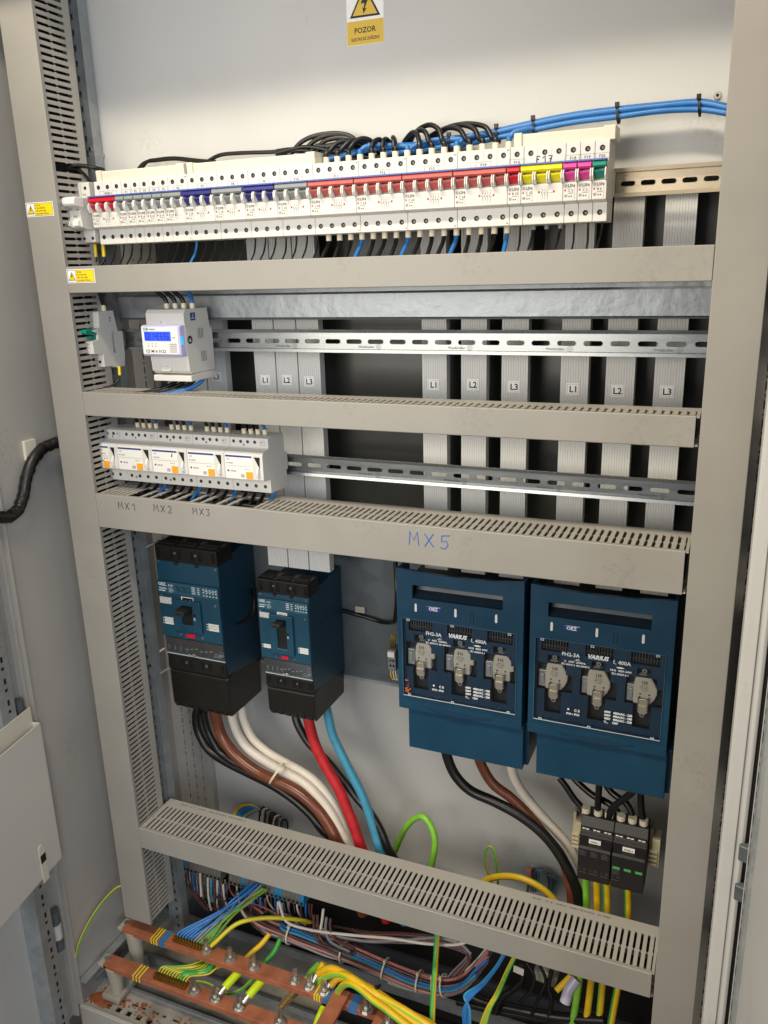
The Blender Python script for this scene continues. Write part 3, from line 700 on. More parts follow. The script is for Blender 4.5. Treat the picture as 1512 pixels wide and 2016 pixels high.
# busbar shrouds on top of the breaker row
def shroud(x0, x1, z0, z1, label, capl, capr, y=52):
    t = thing('busbar_shroud', label, 'terminal cover', ((x0+x1)/2, 92, z0), 'cream plastic covers on top of the breaker row')
    MB().prism([(y+3, z0), (y+1.5, z1-3), (y+3, z1-1.5), (88, z1-1.5), (88, z0)], x0+2, x1-2).build('cover_strip', COVER, t, bevel=.4)
    if capl: MB().prism([(y, z0-.5), (y-1, z1-1), (y+1, z1), (90, z1), (90, z0-.5)], x0, x0+10).build('end_cap', COVER, t, bevel=.8)
    if capr: MB().prism([(y, z0-.5), (y-1, z1-1), (y+1, z1), (90, z1), (90, z0-.5)], x1-14, x1).build('end_cap', COVER, t, bevel=.8)
shroud(-436, -271, 1643.2, 1659, 'cream plastic terminal cover on the left end of the breaker row', 1, 1)
shroud(-266, -53, 1643.2, 1659, 'long cream plastic terminal cover left of the arched black wires', 1, 1)
shroud(228, 352, 1643.2, 1659, 'cream plastic terminal cover over the colourful right end of the breaker row', 1, 1)
tag(MB().box(-45, 225, 86, 92, 1643.2, 1647).build('comb_busbar', INSUL, origin=(90, 89, 1643)), 'pale comb busbar strip behind the white wire sleeves of the breaker row', 'comb busbar')

# single breaker on the upper rail
t = thing('circuit_breaker', 'lone single pole breaker with teal toggle, left end of the upper silver rail', 'circuit breaker', (-473, 115, 1350))
MB().prism([(50, 1356), (50, 1377), (29, 1379), (28, 1400), (42, 1402), (42, 1412), (30, 1416), (48, 1420), (50, 1445), (52, 1446), (86, 1446), (92, 1412), (104, 1411), (104, 1372), (100, 1352), (80, 1352), (80, 1355)], -482, -462.5).build('body', DEV, t, bevel=.5)
MB().prism([(44, 1409), (20, 1411), (17, 1414), (18, 1419), (44, 1419)], -481, -463.5).build('toggle', TEAL, t, bevel=.4)
MB().prism([(44, 1401), (29, 1403), (30, 1408), (44, 1409)], -478.5, -466).build('toggle_barrel', TEAL, t, bevel=.4)
b = MB(); tscrew(b, -471, 50, 1437); tscrew(b, -471, 50, 1364)
b.m(INKG).text('F15', -478, 1424, 5, 49.9).text('LSN', -476, 1393.5, 4, 28.1, bold=.02).text('B 10', -476, 1388.5, 3.6, 28.4).box(-478, -477, 28.2, 28.4, 1380, 1392)
b.m(INK).text('CE', 0, 0, 7, 0, plane='y')
b.build('print', INK, t)
b = MB()
v, f = text_mesh('(JEDNOPOL)', .02)
b.add([(-462.4, 80-q*6, 1376+p_*6.5) for p_, q in v], f); v, f = text_mesh('CE', 0); b.add([(-462.4, 78-q*7, 1428+p_*7) for p_, q in v], f)
b.build('side_print', INKG, t)

# energy meter
t = thing('energy_meter', 'white energy meter with lit blue display clipped on the upper silver rail', 'meter', (-320, 115, 1336))
MB().prism([(36, 1393), (36, 1443), (41, 1449), (100, 1449), (104, 1420), (110, 1416), (110, 1372), (108, 1349), (46, 1349), (40, 1354)], -357, -284.5).build('body', DEV, t, bevel=1)
MB().prism([(41, 1337), (41, 1346), (56, 1348.5), (107, 1348.5), (107, 1337)], -357, -284).build('terminal_cover', DEV, t, bevel=1)
fr = MB().prism([(10, 1381), (10, 1425), (14, 1427), (38, 1427), (38, 1379), (14, 1379)], -349, -275.5).build('display_housing', LILAC, t, bevel=2)
MB().box(-346.5, -279, 9.4, 10.2, 1383, 1424).build('face_plate', DEV2, t)
MB().box(-342, -292, 8.9, 9.4, 1403, 1417.5).build('lcd_screen', LCD, t)
def seg(b, ch, x, z, w_, h, y, th=1.0):
    S = {'0': 'abcdef', '1': 'bc', '4': 'fgbc', '6': 'acdefg', '9': 'abcdfg', 'E': 'adefg', '2': 'abged'}[ch]
    P = {'a': (x, x+w_, z+h-th, z+h), 'd': (x, x+w_, z, z+th), 'g': (x, x+w_, z+h/2-th/2, z+h/2+th/2), 'f': (x, x+th, z+h/2, z+h), 'e': (x, x+th, z, z+h/2), 'b': (x+w_-th, x+w_, z+h/2, z+h), 'c': (x+w_-th, x+w_, z, z+h/2)}
    for c in S: q = P[c]; b.box(q[0], q[1], y-.05, y, q[2], q[3])
b = MB()
for i, ch in enumerate('0014E696'): seg(b, ch, -340.5+i*5.9, 1405.0, 3.9, 10, 8.8)
b.build('lcd_digits', LCDI, t)
b = MB().m(mat('green_print', '#5FA548', .4)).box(-343.5, -334, 9.0, 9.3, 1419.2, 1423.2).m(INK).text('SDM630', -332.5, 1419.6, 3.4, 9.2).text('CE M16 0122', -342, 1385, 6.6, 9.2, sx=1.05).text('kWh', -290, 1407, 3, 9.2).m(DEV2).text('EMT', -342.5, 1419.9, 3.2, 8.9, bold=.02)
b.m(INKR)
for k in range(3): b.text('L%d' % (k+1), -337+k*7, 1398, 3, 9.2).box(-336.5+k*7, -335+k*7, 9.0, 9.3, 1394, 1396)
b.m(INKG)
for k in range(5): b.box(-296, -282, 9.0, 9.3, 1386+k*3, 1386.9+k*3)
b.build('print', INK, t)
MB().box(-276.5, -275.2, 12, 18, 1397, 1410).build('side_led', CYAN, t, bevel=.6)
b = MB().m(INK).cyl((-284.5, 47, 1402), 6.4, .3, 'x', 20)
v, f = text_mesh('16', .03); b.m(DEV2).add([(-284.1, 42.5+p_*7.4, 1399+q*7.4) for p_, q in v], f)
b.m(DBLUE).box(-284.6, -284.2, 53, 66, 1431, 1443); b.m(DEV2).box(-284.3, -284.1, 55, 64, 1434, 1435).box(-284.3, -284.1, 59, 60, 1436, 1441)
b.m(INKG)
for k in range(4): b.box(-284.6, -284.2, 70+k*4, 71+k*4, 1402, 1418).box(-284.6, -284.2, 74+k*4, 75+k*4, 1366, 1382)
b.build('side_marks', INK, t)
for ch in t.children:
    if ch.name.split('.')[0] in ('display_housing', 'face_plate', 'lcd_screen', 'lcd_digits', 'print', 'side_led'): ch.location = (-.0095, .0125, -.001)
for z in (1431, 1362):
    MB().prism([(-338, z-9), (-338, z+12), (-318, z+12), (-318, z-5), (-322, z-9)], 36.2 if z > 1400 else 38.0, 42, 'y').build('seal_flap', DEV, t, bevel=.5)
    screw(t, -327, 36 if z > 1400 else 37.6, z-1, 3, DEV2, 'seal_screw')

# residual current breakers
for i, (x0, x1) in enumerate(((-481.5, -441), (-441, -370), (-370, -299), (-299, -228), (-228, -157))):
    lab = ['narrow residual current breaker at the left end of the row, half width', 'residual current breaker right of the half width one, above mark MX1', 'residual current breaker with a small pen stroke on its face, above mark MX2', 'residual current breaker above mark MX3, left of the end one', 'residual current breaker at the right end of the row, its side visible'][i]
    t = thing('residual_current_breaker', lab, 'circuit breaker', ((x0+x1)/2, 115, 1161), 'residual current breakers on the lower silver rail')
    a, c = x0+.25, x1-.25
    MB().prism([(50, 1162), (50, 1184), (31, 1186), (30, 1188), (30, 1227), (33, 1231), (48, 1234), (50, 1236), (50, 1250), (60, 1252), (98, 1251), (100, 1220), (108, 1218), (108, 1190), (103, 1188), (103, 1162), (94, 1160)], a, c).build('body', DEV, t, bevel=.6)
    nt_ = 2 if i == 0 else 4
    for k in range(nt_):
        q = MB(); tscrew(q, x0+7.5+k*13, 50, 1243.5, 2.7); q.build('terminal', STEEL, t)
        q = MB(); tscrew(q, x0+(9 if i else 8)+k*17.2, 50, 1172, 3.0); q.build('terminal', STEEL, t)
    lw = (x1-x0)*(.74 if i else .58)
    xl = x0+2; xr = x0+lw
    MB().box(xl, xr, 29.6, 30.1, 1187.5, 1227).build('face_label', DEV2, t)
    b = MB().m(DBLUE).box(xl+1, xr-1, 29.3, 29.6, 1222.5, 1225.3).m(INKG).box(xl+1, xr-1, 29.4, 29.6, 1208.2, 1208.5)
    b.text('OEZ', xl+3, 1218, 2.8, 29.5).text('40-4-030AC', xl+2, 1211.5, 3.2, 29.5, sx=.8)
    b.m(INK).text('OFI-40' if i else 'OFI', xl+(9 if i else 4), 1198.6, 3.6, 29.5, bold=.02).m(INKG).cyl((xl+(5 if i else 2.4), 29.5, 1200), 1.8, -.03, 'y', 10)
    b.text('△ C€ ◊' if 0 else 'AI C E', xr-15 if i else xr-12, 1203, 3.2, 29.5)
    for k in range(3): b.box(xr-23 if i else xl+2, (xr-16) if i else xl+6, 29.4, 29.6, 1190.5+k*1.8, 1191.3+k*1.8)
    b.cyl((x0+(26 if i else 18), 49.95, 1238.5), 1.6, -.05, 'y', 10).box(x1-16 if i else x1-12, x1-4, 49.85, 49.95, 1238.6, 1239).text('⌁', x1-14, 1241, 6, 49.9)
    for k in range(4): b.prism([(x1-15+k*2.6, 1241), (x1-14.6+k*2.6, 1241), (x1-12.8+k*2.6, 1247), (x1-13.2+k*2.6, 1247)], 49.9, 49.95, 'y')
    if i == 2: b.m(INK).prism([(x0+40, 1215), (x0+42, 1215), (x0+43.5, 1220.5), (x0+42, 1220.5)], 29.2, 29.5, 'y')
    b.build('print', INK, t)
    MB().box(xr-12.5, xr-.8, 28.2, 29.6, 1188.5, 1200).build('test_button', ORANGE, t, bevel=.5)
    xa = xr+2.2; xb = x1-5
    b = MB().m(DARK).prism([(xa+.5, 1224), (xb, 1224), (xb-1, 1205), (xa+6, 1214)], 29.6, 30.1, 'y'); b.build('lever_slot', DARK, t)
    MB().prism([(30, 1190), (25.5, 1193), (24, 1200), (26, 1207), (30, 1209)], xb-5.5, xb-1.5).build('lever', DEV2, t, bevel=.8)
    if i in (1, 2): screw(t, x0+19, 50, 1170, 2.4, INSUL, 'clip')

# moulded case breakers
def mccb(x0, x1, zs, yf, label, note, written, s):
    zt, zc, zl, zlb, zr, zt1, zt2, zk, zb = zs; W_ = x1-x0; yb = 248
    t = thing('moulded_case_breaker', label, 'circuit breaker', ((x0+x1)/2, yb, zb), 'petrol blue moulded case breakers')
    MB().prism([(yf+8, zk+4), (yf+2, zt2), (yf+2, zc), (yf+12, zc+4), (yb-10, zc+20*s), (yb, zc+20*s), (yb, zk-10)], x0+1.2, x1-1.2).build('case', MBLUE, t, bevel=1.2)
    MB().box(x0, x1, yf-.5, yf+4, zlb, zc-1).build('front_plate', MBLUE2, t, bevel=.8)
    MB().prism([(yf+3, zt1), (yf-3.5, zt1+1), (yf-4.5, zlb-1), (yf-4.5, zl), (yf+3, zl+.5)], x0+.6, x1-.6).build('fascia', MBLUE2, t, bevel=.8)
    # upper and lower terminal covers
    tc_ = MB().prism([(yf, zc), (yf-1, zt-2), (yf+2, zt), (yf+50*s, zt+2), (yf+50*s, zc)], x0+.4, x1-.4).build('terminal_cover', BLACK2, t, bevel=1)
    q = MB()
    for k in range(3):
        xa = x0+W_*k/3+3; xb = x0+W_*(k+1)/3-3; q.box(xa, xb, yf+6, yf+22*s, zt-1.0, zt+2.2)
        for j in range(7): q.box(xa+3+j*(xb-xa-6)/7, xa+4.4+j*(xb-xa-6)/7, yf+24*s, yf+44*s, zt+1.2, zt+2.6)
    q.build('vent', DARK, tc_)
    q = MB()
    for k in range(3):
        for j in range(4):
            for e in (.12, .75): xa = x0+W_*(k+e)/3+j*1.9; q.box(xa, xa+.7, yf-1.4, yf-.6, zc+6*s, zt-6*s)
    for k in (1, 2): q.box(x0+W_*k/3-4*s, x0+W_*k/3+4*s, yf-1.4, yf+1, zc-6*s, zc+1)
    q.build('cover_grooves', DARK, tc_)
    for k in (1, 2): screw(t, x0+W_*k/3, yf-1.2, (zt+zc)/2+2, 3.0*s)
    for xx, zz in ((x0+5, zc-3), (x1-5, zc-5), (x0+7*s, zlb-6*s), (x1-9*s, zlb-12*s)): screw(t, xx, yf-(.5 if zz > zl else 4.6), zz, 2.8*s)
    lc = MB().prism([(yf+3, zk), (yf, zk+2), (yf+1, zt2-3), (yf+46*s, zt2-3), (yf+46*s, zk)], x0+3, x1-2.2).build('terminal_cover', BLACK2, t, bevel=1)
    q = MB()
    for k in range(3):
        for j in range(4):
            for e in (.12, .75): xa = x0+3+(W_-5)*(k+e)/3+j*1.9; q.box(xa, xa+.7, yf-.4, yf+1.6, zk+10*s, zt2-10*s)
    q.build('cover_grooves', DARK, lc)
    for k in (1, 2): screw(t, x0+W_*k/3+1, yf, (zk+zt2)/2+2, 3.0*s)
    sh = MB().prism([(yf+5, zk-.5), (yf+1, zk-4), (yf+2, zb+10), (yf+8, zb), (yb-6, zb), (yb-2, zk+46*s), (yf+50*s, zk+8)], x0+4, x1-1.5).build('terminal_shroud', BLACK2, t, bevel=1.5)
    q = MB()
    for k in range(6): q.box(x0+10+k*(W_-22)/5.2, x0+17+k*(W_-22)/5.2, yf+1.4, yf+8, zb+4, zb+12)
    q.cyl((x0+W_*.52, yf+1.6, (zk+zb)/2-4), 3.2*s, -.6, 'y', 14); q.build('knockouts', DARK, sh)
    # trip unit behind a smoked window
    MB().prism([(yf+4, zt2), (yf+1.5, zt2+1), (yf-1, zt1), (yf+4, zt1)], x0+4, x1-1).build('trip_unit', mat('trip_panel', '#22303A', .45, var=.12), t, bevel=.6)
    sl = (zt1-zt2); f = lambda k: yf+1.0-2.5*k
    q = MB().m(GPRINT)
    for k in range(4): q.box(x0+9+k*W_*.1, x0+9.6+k*W_*.1, f(.5)-.9, f(.5)-.7, zt2+sl*.2, zt2+sl*.7)
    for k in range(7): xx = x0+W_*.35+k*W_*.08; q.box(xx, xx+W_*.045, f(.6)-1.0, f(.6)-.8, zt2+sl*(.35+.05*(k % 3)), zt2+sl*(.38+.05*(k % 3)))
    for k in range(3): q.box(x1-14*s, x1-4, f(.5)-1, f(.5)-.8, zt2+sl*(.3+k*.2), zt2+sl*(.38+k*.2))
    q.text('I  t  I', x0+12, zt2+sl*.75, 4*s, f(.7)-1).text('L=4000A', x1-26*s, zt2+sl*.18, 4.5*s, f(.2)-1.1)
    q.build('trip_print', GPRINT, t)
    MB().prism([(yf-.6, zt2+.5), (yf-3.4, zt1-1), (yf-2.6, zt1-1), (yf+.2, zt2+.5)], x0+5, x1-1.6).build('trip_window', TGLASS, t)
    MB().box(x0+4, x1-1, yf-1.4, yf-.2, zt2-.3, zt2+.7).build('window_edge', EDGE, t)
    wq = MB().tube([(x0+W_*.42+k*2, yf-4-(k % 2)*2, zt2+5+math.sin(k*1.9)*2.2) for k in range(8)], .7, 6); wq.tube([(x0+W_*.45, yf-3.5, zt2+4), (x0+W_*.5, yf-6, zt2+8), (x0+W_*.56, yf-4, zt2+3)], .7, 6)
    wq.build('seal_wire', STEEL, t)
    # handle frame, slot and handle
    hx0, hx1 = x0+W_*.235, x0+W_*.70; hz0, hz1 = zr+10*s, zlb-9*s
    sx0, sx1 = x0+W_*.385, x0+W_*.565; sz0, sz1 = hz0+14*s, hz1-11*s
    y5 = yf-4.5
    MB().grid(hx0, hx1, hz0, hz1, [(sx0, sx1, sz0, sz1)], y5-4.5, y5+.2).build('handle_frame', MBLUE2, t, bevel=1.4)
    MB().box(sx0, sx1, y5-.8, y5-.2, sz0, sz1).build('handle_slot', DARK, t)
    MB().prism([(y5-.3, sz1-15*s), (y5-15*s, sz1-13*s), (y5-26*s, sz1-11*s), (y5-27*s, sz1-2*s), (y5-14*s, sz1-1*s), (y5-.3, sz1-1)], sx0-1+1, sx1-3*s).build('handle', mat('handle_black', '#2A2622', .4), t, bevel=1.5)
    MB().cyl((sx0+W_*.07, y5-27.2*s, sz1-6.5*s), 3.0*s, -.2, 'y', 14).build('handle_hole', DARK, t)
    q = MB().box(sx1+2*s, sx1+8*s, y5-4.9, y5-4.4, (sz0+sz1)/2-6*s, (sz0+sz1)/2+6*s); q.build('mode_slot', DARK, t)
    MB().box(sx1+3*s, sx1+7.4*s, y5-5.6, y5-4.8, (sz0+sz1)/2-7*s, (sz0+sz1)/2-1*s).build('mode_flag', mat('pale_blue_plastic', '#7FA6BE', .4), t)
    rb = MB().box(x0+W_*.42, x0+W_*.56, y5-1.4, y5+.2, zr-3.5*s, zr+4*s).build('trip_button', RED, t, bevel=.4)
    for xx in (x0+W_*.32, x0+W_*.68): screw(t, xx, y5, zr, 2.6*s)
    # print
    q = MB().m(GPRINT); yy = y5-.12
    q.m(mat('label_strip', '#2A5566', .45)).box(x0+1.5, x1-1.2, y5-.08, y5+.1, zlb, zl-1); h = zl-zlb
    q.m(WPRINT).text('OEZ.', x0+3.5, zlb+h*.62, 8.2*s, yy-.05, bold=.03).text('Modeion', x0+4, zlb+h*.32, 4.8*s, yy-.05, italic=.3, bold=.03).box(x0+3.5, x0+18*s, yy-.1, yy, zlb+h*.14, zlb+h*.22)
    q.text('8 CE', x0+W_*.19, zlb+h*.62, 5.2*s, yy-.05, bold=.02)
    q.m(GPRINT)
    for k in range(4): q.box(x0+W_*.19, x0+W_*.19+(8+2*(k % 3))*s, yy-.1, yy, zlb+h*(.44-.11*k), zlb+h*(.49-.11*k))
    q.m(WPRINT)
    for k in range(4):
        q.box(x0+W_*.57, x0+W_*.57+8*s, yy-.1, yy, zlb+h*(.74-.17*k), zlb+h*(.80-.17*k)); q.box(x0+W_*.66, x0+W_*.66+5*s, yy-.1, yy, zlb+h*(.74-.17*k), zlb+h*(.79-.17*k))
    q.box(x0+W_*.76, x1-4, yy-.1, yy, zlb+h*.60, zlb+h*.63).box(x0+W_*.80, x0+W_*.803, yy-.1, yy, zlb+h*.1, zlb+h*.9)
    for r_ in range(3):
        for k in range(5): q.box(x0+W_*(.75+.05*k), x0+W_*(.75+.05*k)+3.2*s, yy-.1, yy, zlb+h*(.70-.26*r_), zlb+h*(.77-.26*r_))
    q.build('type_print', WPRINT, t)
    q = MB().m(DEV2).box(x0+3, x0+3+W_*.2, yy-.2, y5, zlb-22*s, zlb-9*s)
    q.m(INKG)
    for k in range(7): q.box(x0+3+W_*.028*k, x0+3.25+W_*.028*k, yy-.35, yy-.2, zlb-22*s, zlb-9*s)
    for k in range(4): q.box(x0+3, x0+3+W_*.2, yy-.35, yy-.2, zlb-21*s+k*3.2*s, zlb-20.7*s+k*3.2*s)
    zz = hz0+8*s
    for xa, n_ in ((x0+W_*.07, 3 if s > .9 else 2), (x0+W_*.79, 3)):
        for k in range(n_):
            q.m(DEV2).box(xa, xa+W_*.17, yy-.2, y5, zz+k*5.0*s, zz+(k*5.0+4.2)*s).m(INKG).box(xa, xa+W_*.17, yy-.3, yy-.2, zz+(k*5.0+1.8)*s, zz+(k*5.0+2.1)*s).m(WPRINT).box(xa-4*s, xa-1.5*s, yy-.2, y5, zz+(k*5+1)*s, zz+(k*5+2.6)*s)
    q.build('rating_labels', DEV2, t)
    q = MB().m(DEV2).box(x0+W_*.385, x0+W_*(.385+.2), yy-.3, y5, zlb-12.5*s+(0 if note else 3), zlb-3*s); q.m(INK)
    if note: q.text(note, x0+W_*.485, zlb-10.5*s, 7*s, yy-.4, align='c', sx=.9)
    else:
        for k in range(7): q.prism([(x0+W_*.40+k*W_*.023, zlb-10+s*(k % 3)), (x0+W_*.44+k*W_*.023, zlb-9), (x0+W_*.45+k*W_*.021, zlb-4.5-(k % 2)), (x0+W_*.41+k*W_*.022, zlb-4.4)], yy-.45-.01*k, yy-.3, 'y')
    q.build('name_label', DEV2, t)
    if written:
        q = MB()
        for i, g in enumerate(written): glyph(q, g, x0+W_*.30+i*W_*.052, zlb+h*.25, 10, yy-.1, .5)
        q.build('handwritten_mark', INK, t)
    return t
mccb(-463, -326, (1021, 990, 950, 927, 845, 836, 800, 765, 681), 125, 'larger petrol blue moulded case breaker with handwritten black mark, on the left', None, 'TR203', 1.0)
mccb(-240, -138, (984, 957, 948, 928, 838, 831, 800, 771, 713), 118, 'smaller petrol blue moulded case breaker below three close set busbars', 'FA2225', None, .78)

# fuse switch disconnectors
rw2 = random.Random(9)
def fuse_switch(x0, label, ftxt, nfirst, ring):
    t = thing('fuse_switch_disconnector', label, 'fuse switch', (x0+105, 248, 720), 'large blue fuse switches')
    X = lambda a: x0+a
    MB().box(X(4), X(206), 128, 246, 796, 1010).build('base_block', BLACK2, t, bevel=1.5)
    MB().box(X(14), X(217), 122, 215, 714, 790).box(X(14), X(211), 106, 122, 714, 794).build('terminal_shroud', SBLUE, t, bevel=1.5)
    # cover: frame with handle opening and window opening
    q = MB(); q.grid(X(0), X(209), 791, 1036, [(X(27), X(176), 992, 1015), (X(9), X(199), 817, 956)], 100, 106)
    n = 12
    top = [(X(209)*k/n+X(0)*(1-k/n), 1036+5.5*(abs(k-n/2)/(n/2))**2*1.0) for k in range(n+1)]
    q.prism([(X(0), 1035.9)]+top[:]+[(X(209), 1035.9)], 100, 106, 'y')
    fr = q.build('cover', SBLUE, t)
    MB().box(X(0), X(4), 106, 150, 791, 1040).box(X(205), X(209), 106, 150, 791, 1040).box(X(4), X(205), 106, 128, 791, 795).build('cover_side', SBLUE, t)
    MB().prism([(106, 1028), (106, 1032), (128, 1022), (128, 1018)], X(4), X(205)).build('cover_top', BLACK2, t)
    # recessed grip
    MB().prism([(106, 992), (120, 1000), (126, 1015), (128, 1015), (128, 990), (106, 990)], X(27), X(176)).build('grip', mat('grip_shade', '#1E2C36', .4, var=.1), t)  # grip colour darkened for the shade inside the recess
    # lower lip
    lip = MB(); lp = [(X(60)+90*k/10, 800-6*math.sin(math.pi*k/10)) for k in range(11)]
    lip.prism([(X(48), 801.5)]+[(X(48)+114*k/10, 801-8.5*math.sin(math.pi*k/10)) for k in range(1, 10)]+[(X(162), 801.5)], 98.2, 100, 'y')
    lip.build('lower_lip', SBLUE2, fr)
    MB().box(X(2), X(207), 99.4, 100, 810.2, 811).build('cover_line', SBLUE2, fr)
    # inner panel
    H = []
    for k in range(3):
        o = 66.5*k
        H += [(X(17+o), X(58+o), 932, 951), (X(27+o), X(47+o), 914, 926), (X(12+o), X(56+o), 896, 912), (X(11+o), X(66+o), 866, 896), (X(24+o), X(50+o), 828, 866)]
    MB().grid(X(8), X(200), 816, 957, H, 106.5, 109).build('inner_panel', SBLUE2, t)
    MB().box(X(8), X(200), 121, 122, 816, 957).build('inner_back', mat('recess_grey', '#242628', .5), t)
    for k in range(3):
        o = 66.5*k
        q = MB().m(mat('chute_grey', '#4A4D50', .4))
        for j in range(9): q.box(X(19+o+j*4.2), X(20.3+o+j*4.2), 112, 119, 933, 950)
        q.box(X(17+o), X(58+o), 112, 113, 938, 939.5)
        q.build('arc_chute', TGREY, t)
        for zz in (920, 851-4): screw(t, X(37+o), 113, zz-0, 4.2, GALV)
        # fuse link
        zc = 889
        if nfirst == 0: sh_ = [(30, 866), (58, 866), (58, 884), (64, 884), (64, 897), (57, 905), (52, 912), (44, 914), (36, 913), (31, 905), (29, 890)]
        else: sh_ = [(26, 866), (50, 866), (56, 874), (60, 884), (60, 893), (55, 903), (50, 911), (42, 914), (32, 914), (27, 906), (25, 890)]
        jx = rw2.uniform(-1.5, 1.5)
        fb = MB().prism([(X(a+o+jx-3), c) for a, c in sh_], 109.6, 121, 'y').build('fuse_link', CERAM, t, bevel=2.2)
        MB().box(X(13+o), X(25+o), 112, 121, 868, 896).box(X(15+o), X(22+o), 110, 112, 874, 890).build('fuse_contact', GALV, t, bevel=1)
        q = MB().m(INK).text(ftxt, X(38+o), zc+11, 6.5, 109.4, bold=.03, align='c').m(INKG)
        for j in range(3): q.text(('690V~ gG', 'NH2 120kA', 'AC aM')[j], X(38+o), zc+6.5-j*3.4, 2.6, 109.4, align='c')
        q.cyl((X(33+o), 109.5, zc-6), 1.6, -.1, 'y', 8).cyl((X(46+o), 109.5, zc-6), 1.6, -.1, 'y', 8)
        q.build('fuse_print', INK, fb)
        cl = MB().prism([(X(31+o), 856), (X(31+o), 876), (X(34+o), 878), (X(42+o), 878), (X(45+o), 876), (X(45+o), 856), (X(42+o), 853), (X(34+o), 853)], 103.5, 105.5, 'y').box(X(32+o), X(44+o), 101.5, 105, 862, 868).build('fuse_clip', mat('clip_metal', '#C8C0AA', .35, metal=.5), t, bevel=.5)
        MB().box(X(30.4+o), X(31.8+o), 102.5, 110, 858, 880).box(X(44.2+o), X(45.6+o), 102.5, 110, 858, 880).build('clip_arm', STEEL, t)
    # clear window with bright edges and catches
    MB().box(X(9), X(199), 98.2, 99.2, 817, 956).build('window', GLASS, t)
    MB().box(X(9), X(199), 97.9, 99.4, 816.4, 817.2).build('window_edge', EDGE, t)
    q = MB().box(X(8.6), X(9.1), 98, 99.2, 817, 956).box(X(198.8), X(199.3), 98, 99.2, 817, 956).box(X(9), X(199), 98, 99.2, 955.8, 956.2); q.build('window_rim', mat('window_rim', '#4E7690', .3), t)
    for xx, zz in ((20, 954), (95, 954), (188, 954), (20, 818.5), (95, 818.5), (188, 818.5)):
        MB().grid(X(xx-2.6), X(xx+2.6), zz-1.7, zz+1.9, [(X(xx-1.6), X(xx+1.6), zz-.8, zz+1)], 97.4, 98.2).build('window_catch', EDGE, t)
    for xx in (33, 100, 166): MB().prism([(X(xx)+1.9*math.cos(a*.3927), 976.5+(5.2 if math.sin(a*.3927) > 0 else -5.2)+1.9*math.sin(a*.3927)) for a in range(16)], 99.2, 100, 'y').build('test_slot', DEV2, t)
    q = MB()
    for i in (0, 1):
        for j in range(4): q.box(X(124+i*5), X(125.2+i*5), 99.5, 100.2, 963+j*4.5, 966.5+j*4.5)
    q.build('vent_slots', DARK, fr)
    q = MB().m(DBLUE).box(X(51), X(75), 99.6, 100, 973.5, 982).m(WPRINT).text('OEZ', X(63), 975, 7.6, 99.4, bold=.03, align='c').prism([(X(51), 981), (X(75), 981), (X(75), 981.7), (X(56), 981.4)], 99.3, 99.6, 'y')
    q.build('maker_badge', DBLUE, t)
    y = 97.9; q = MB()
    q.text('FH2-3A', X(50), 932.5, 8.4, y, bold=.02).text('VARIUS', X(88), 934, 9.2, y, bold=.055, italic=.25).text('I  400A', X(126), 931.5, 8.4, y, bold=.02).text('n', X(128.4), 930.2, 4, y)
    q.text('U   690V  50/60Hz', X(54), 922.5, 4.2, y, bold=.03).text('IEC 60947-3  EN 60947-3', X(50), 917.5, 4.0, y, bold=.03).text('NH2  400A 34W', X(122), 919.5, 4.4, y, bold=.03).text('IEC 60269-2-1', X(124.5), 914, 4.2, y, bold=.03)
    q.prism([(X(66), 927.2), (X(70), 927.4), (X(75), 930.2), (X(77), 930.2), (X(72), 928), (X(78), 927.6), (X(78), 927)], y-.1, y, 'y').prism([(X(130), 926), (X(134), 927.4), (X(139), 927.4), (X(143), 926), (X(139), 924.8), (X(134), 924.8)], y-.1, y, 'y')
    q.cyl((X(63), y, 843.5), 1.6, -.1, 'y', 10).text('C E', X(72), 841, 5.6, y, bold=.03).text('IP30 / IP20', X(60), 834.5, 4.6, y, bold=.03)
    for j, s_ in enumerate(('690V   400A/AC - 22B', '500V   400A/AC - 23B', '400V   400A/AC - 23B', 'U       12kV')): q.text(s_, X(117), 848.5-j*5.6, 4.9, y, bold=.04, sx=.9)
    q.text('imp', X(120), 831, 2.4, y)
    q.build('window_print', WPRINT, t)
    return t
fuse_switch(34, 'left of the two large blue fuse switches, its fuses marked 315', '315', 0, 0)
fuse_switch(253, 'right of the two large blue fuse switches, its fuses marked 125', '125', 1, 1)
tag(MB().tube([(50, 172, 1040), (250, 172, 1040), (472, 172, 1040)], 7, 14, sub=1).build('insulating_rod', INSUL, smooth=True, origin=(260, 172, 1040)), 'cream insulating rod behind the busbar ends above the fuse switches', 'rod')
# splashes of rust behind the left window
q = MB(); rr = random.Random(11)
for k in range(26):
    x, z = 47+abs(rr.gauss(0, 3)), 822+abs(rr.gauss(0, 11)); r = rr.uniform(.5, 1.8)
    q.prism([(x+r*math.cos(a*1.05)*rr.uniform(.5, 1.3), z+r*math.sin(a*1.05)*rr.uniform(.5, 1.3)) for a in range(6)], 97.3-k*.01, 97.9, 'y')
q.build('orange_residue', mat('orange_residue', '#B4602C', .7, var=.3, nscale=200), [o for o in bpy.data.objects if o.name == 'fuse_switch_disconnector'][0])

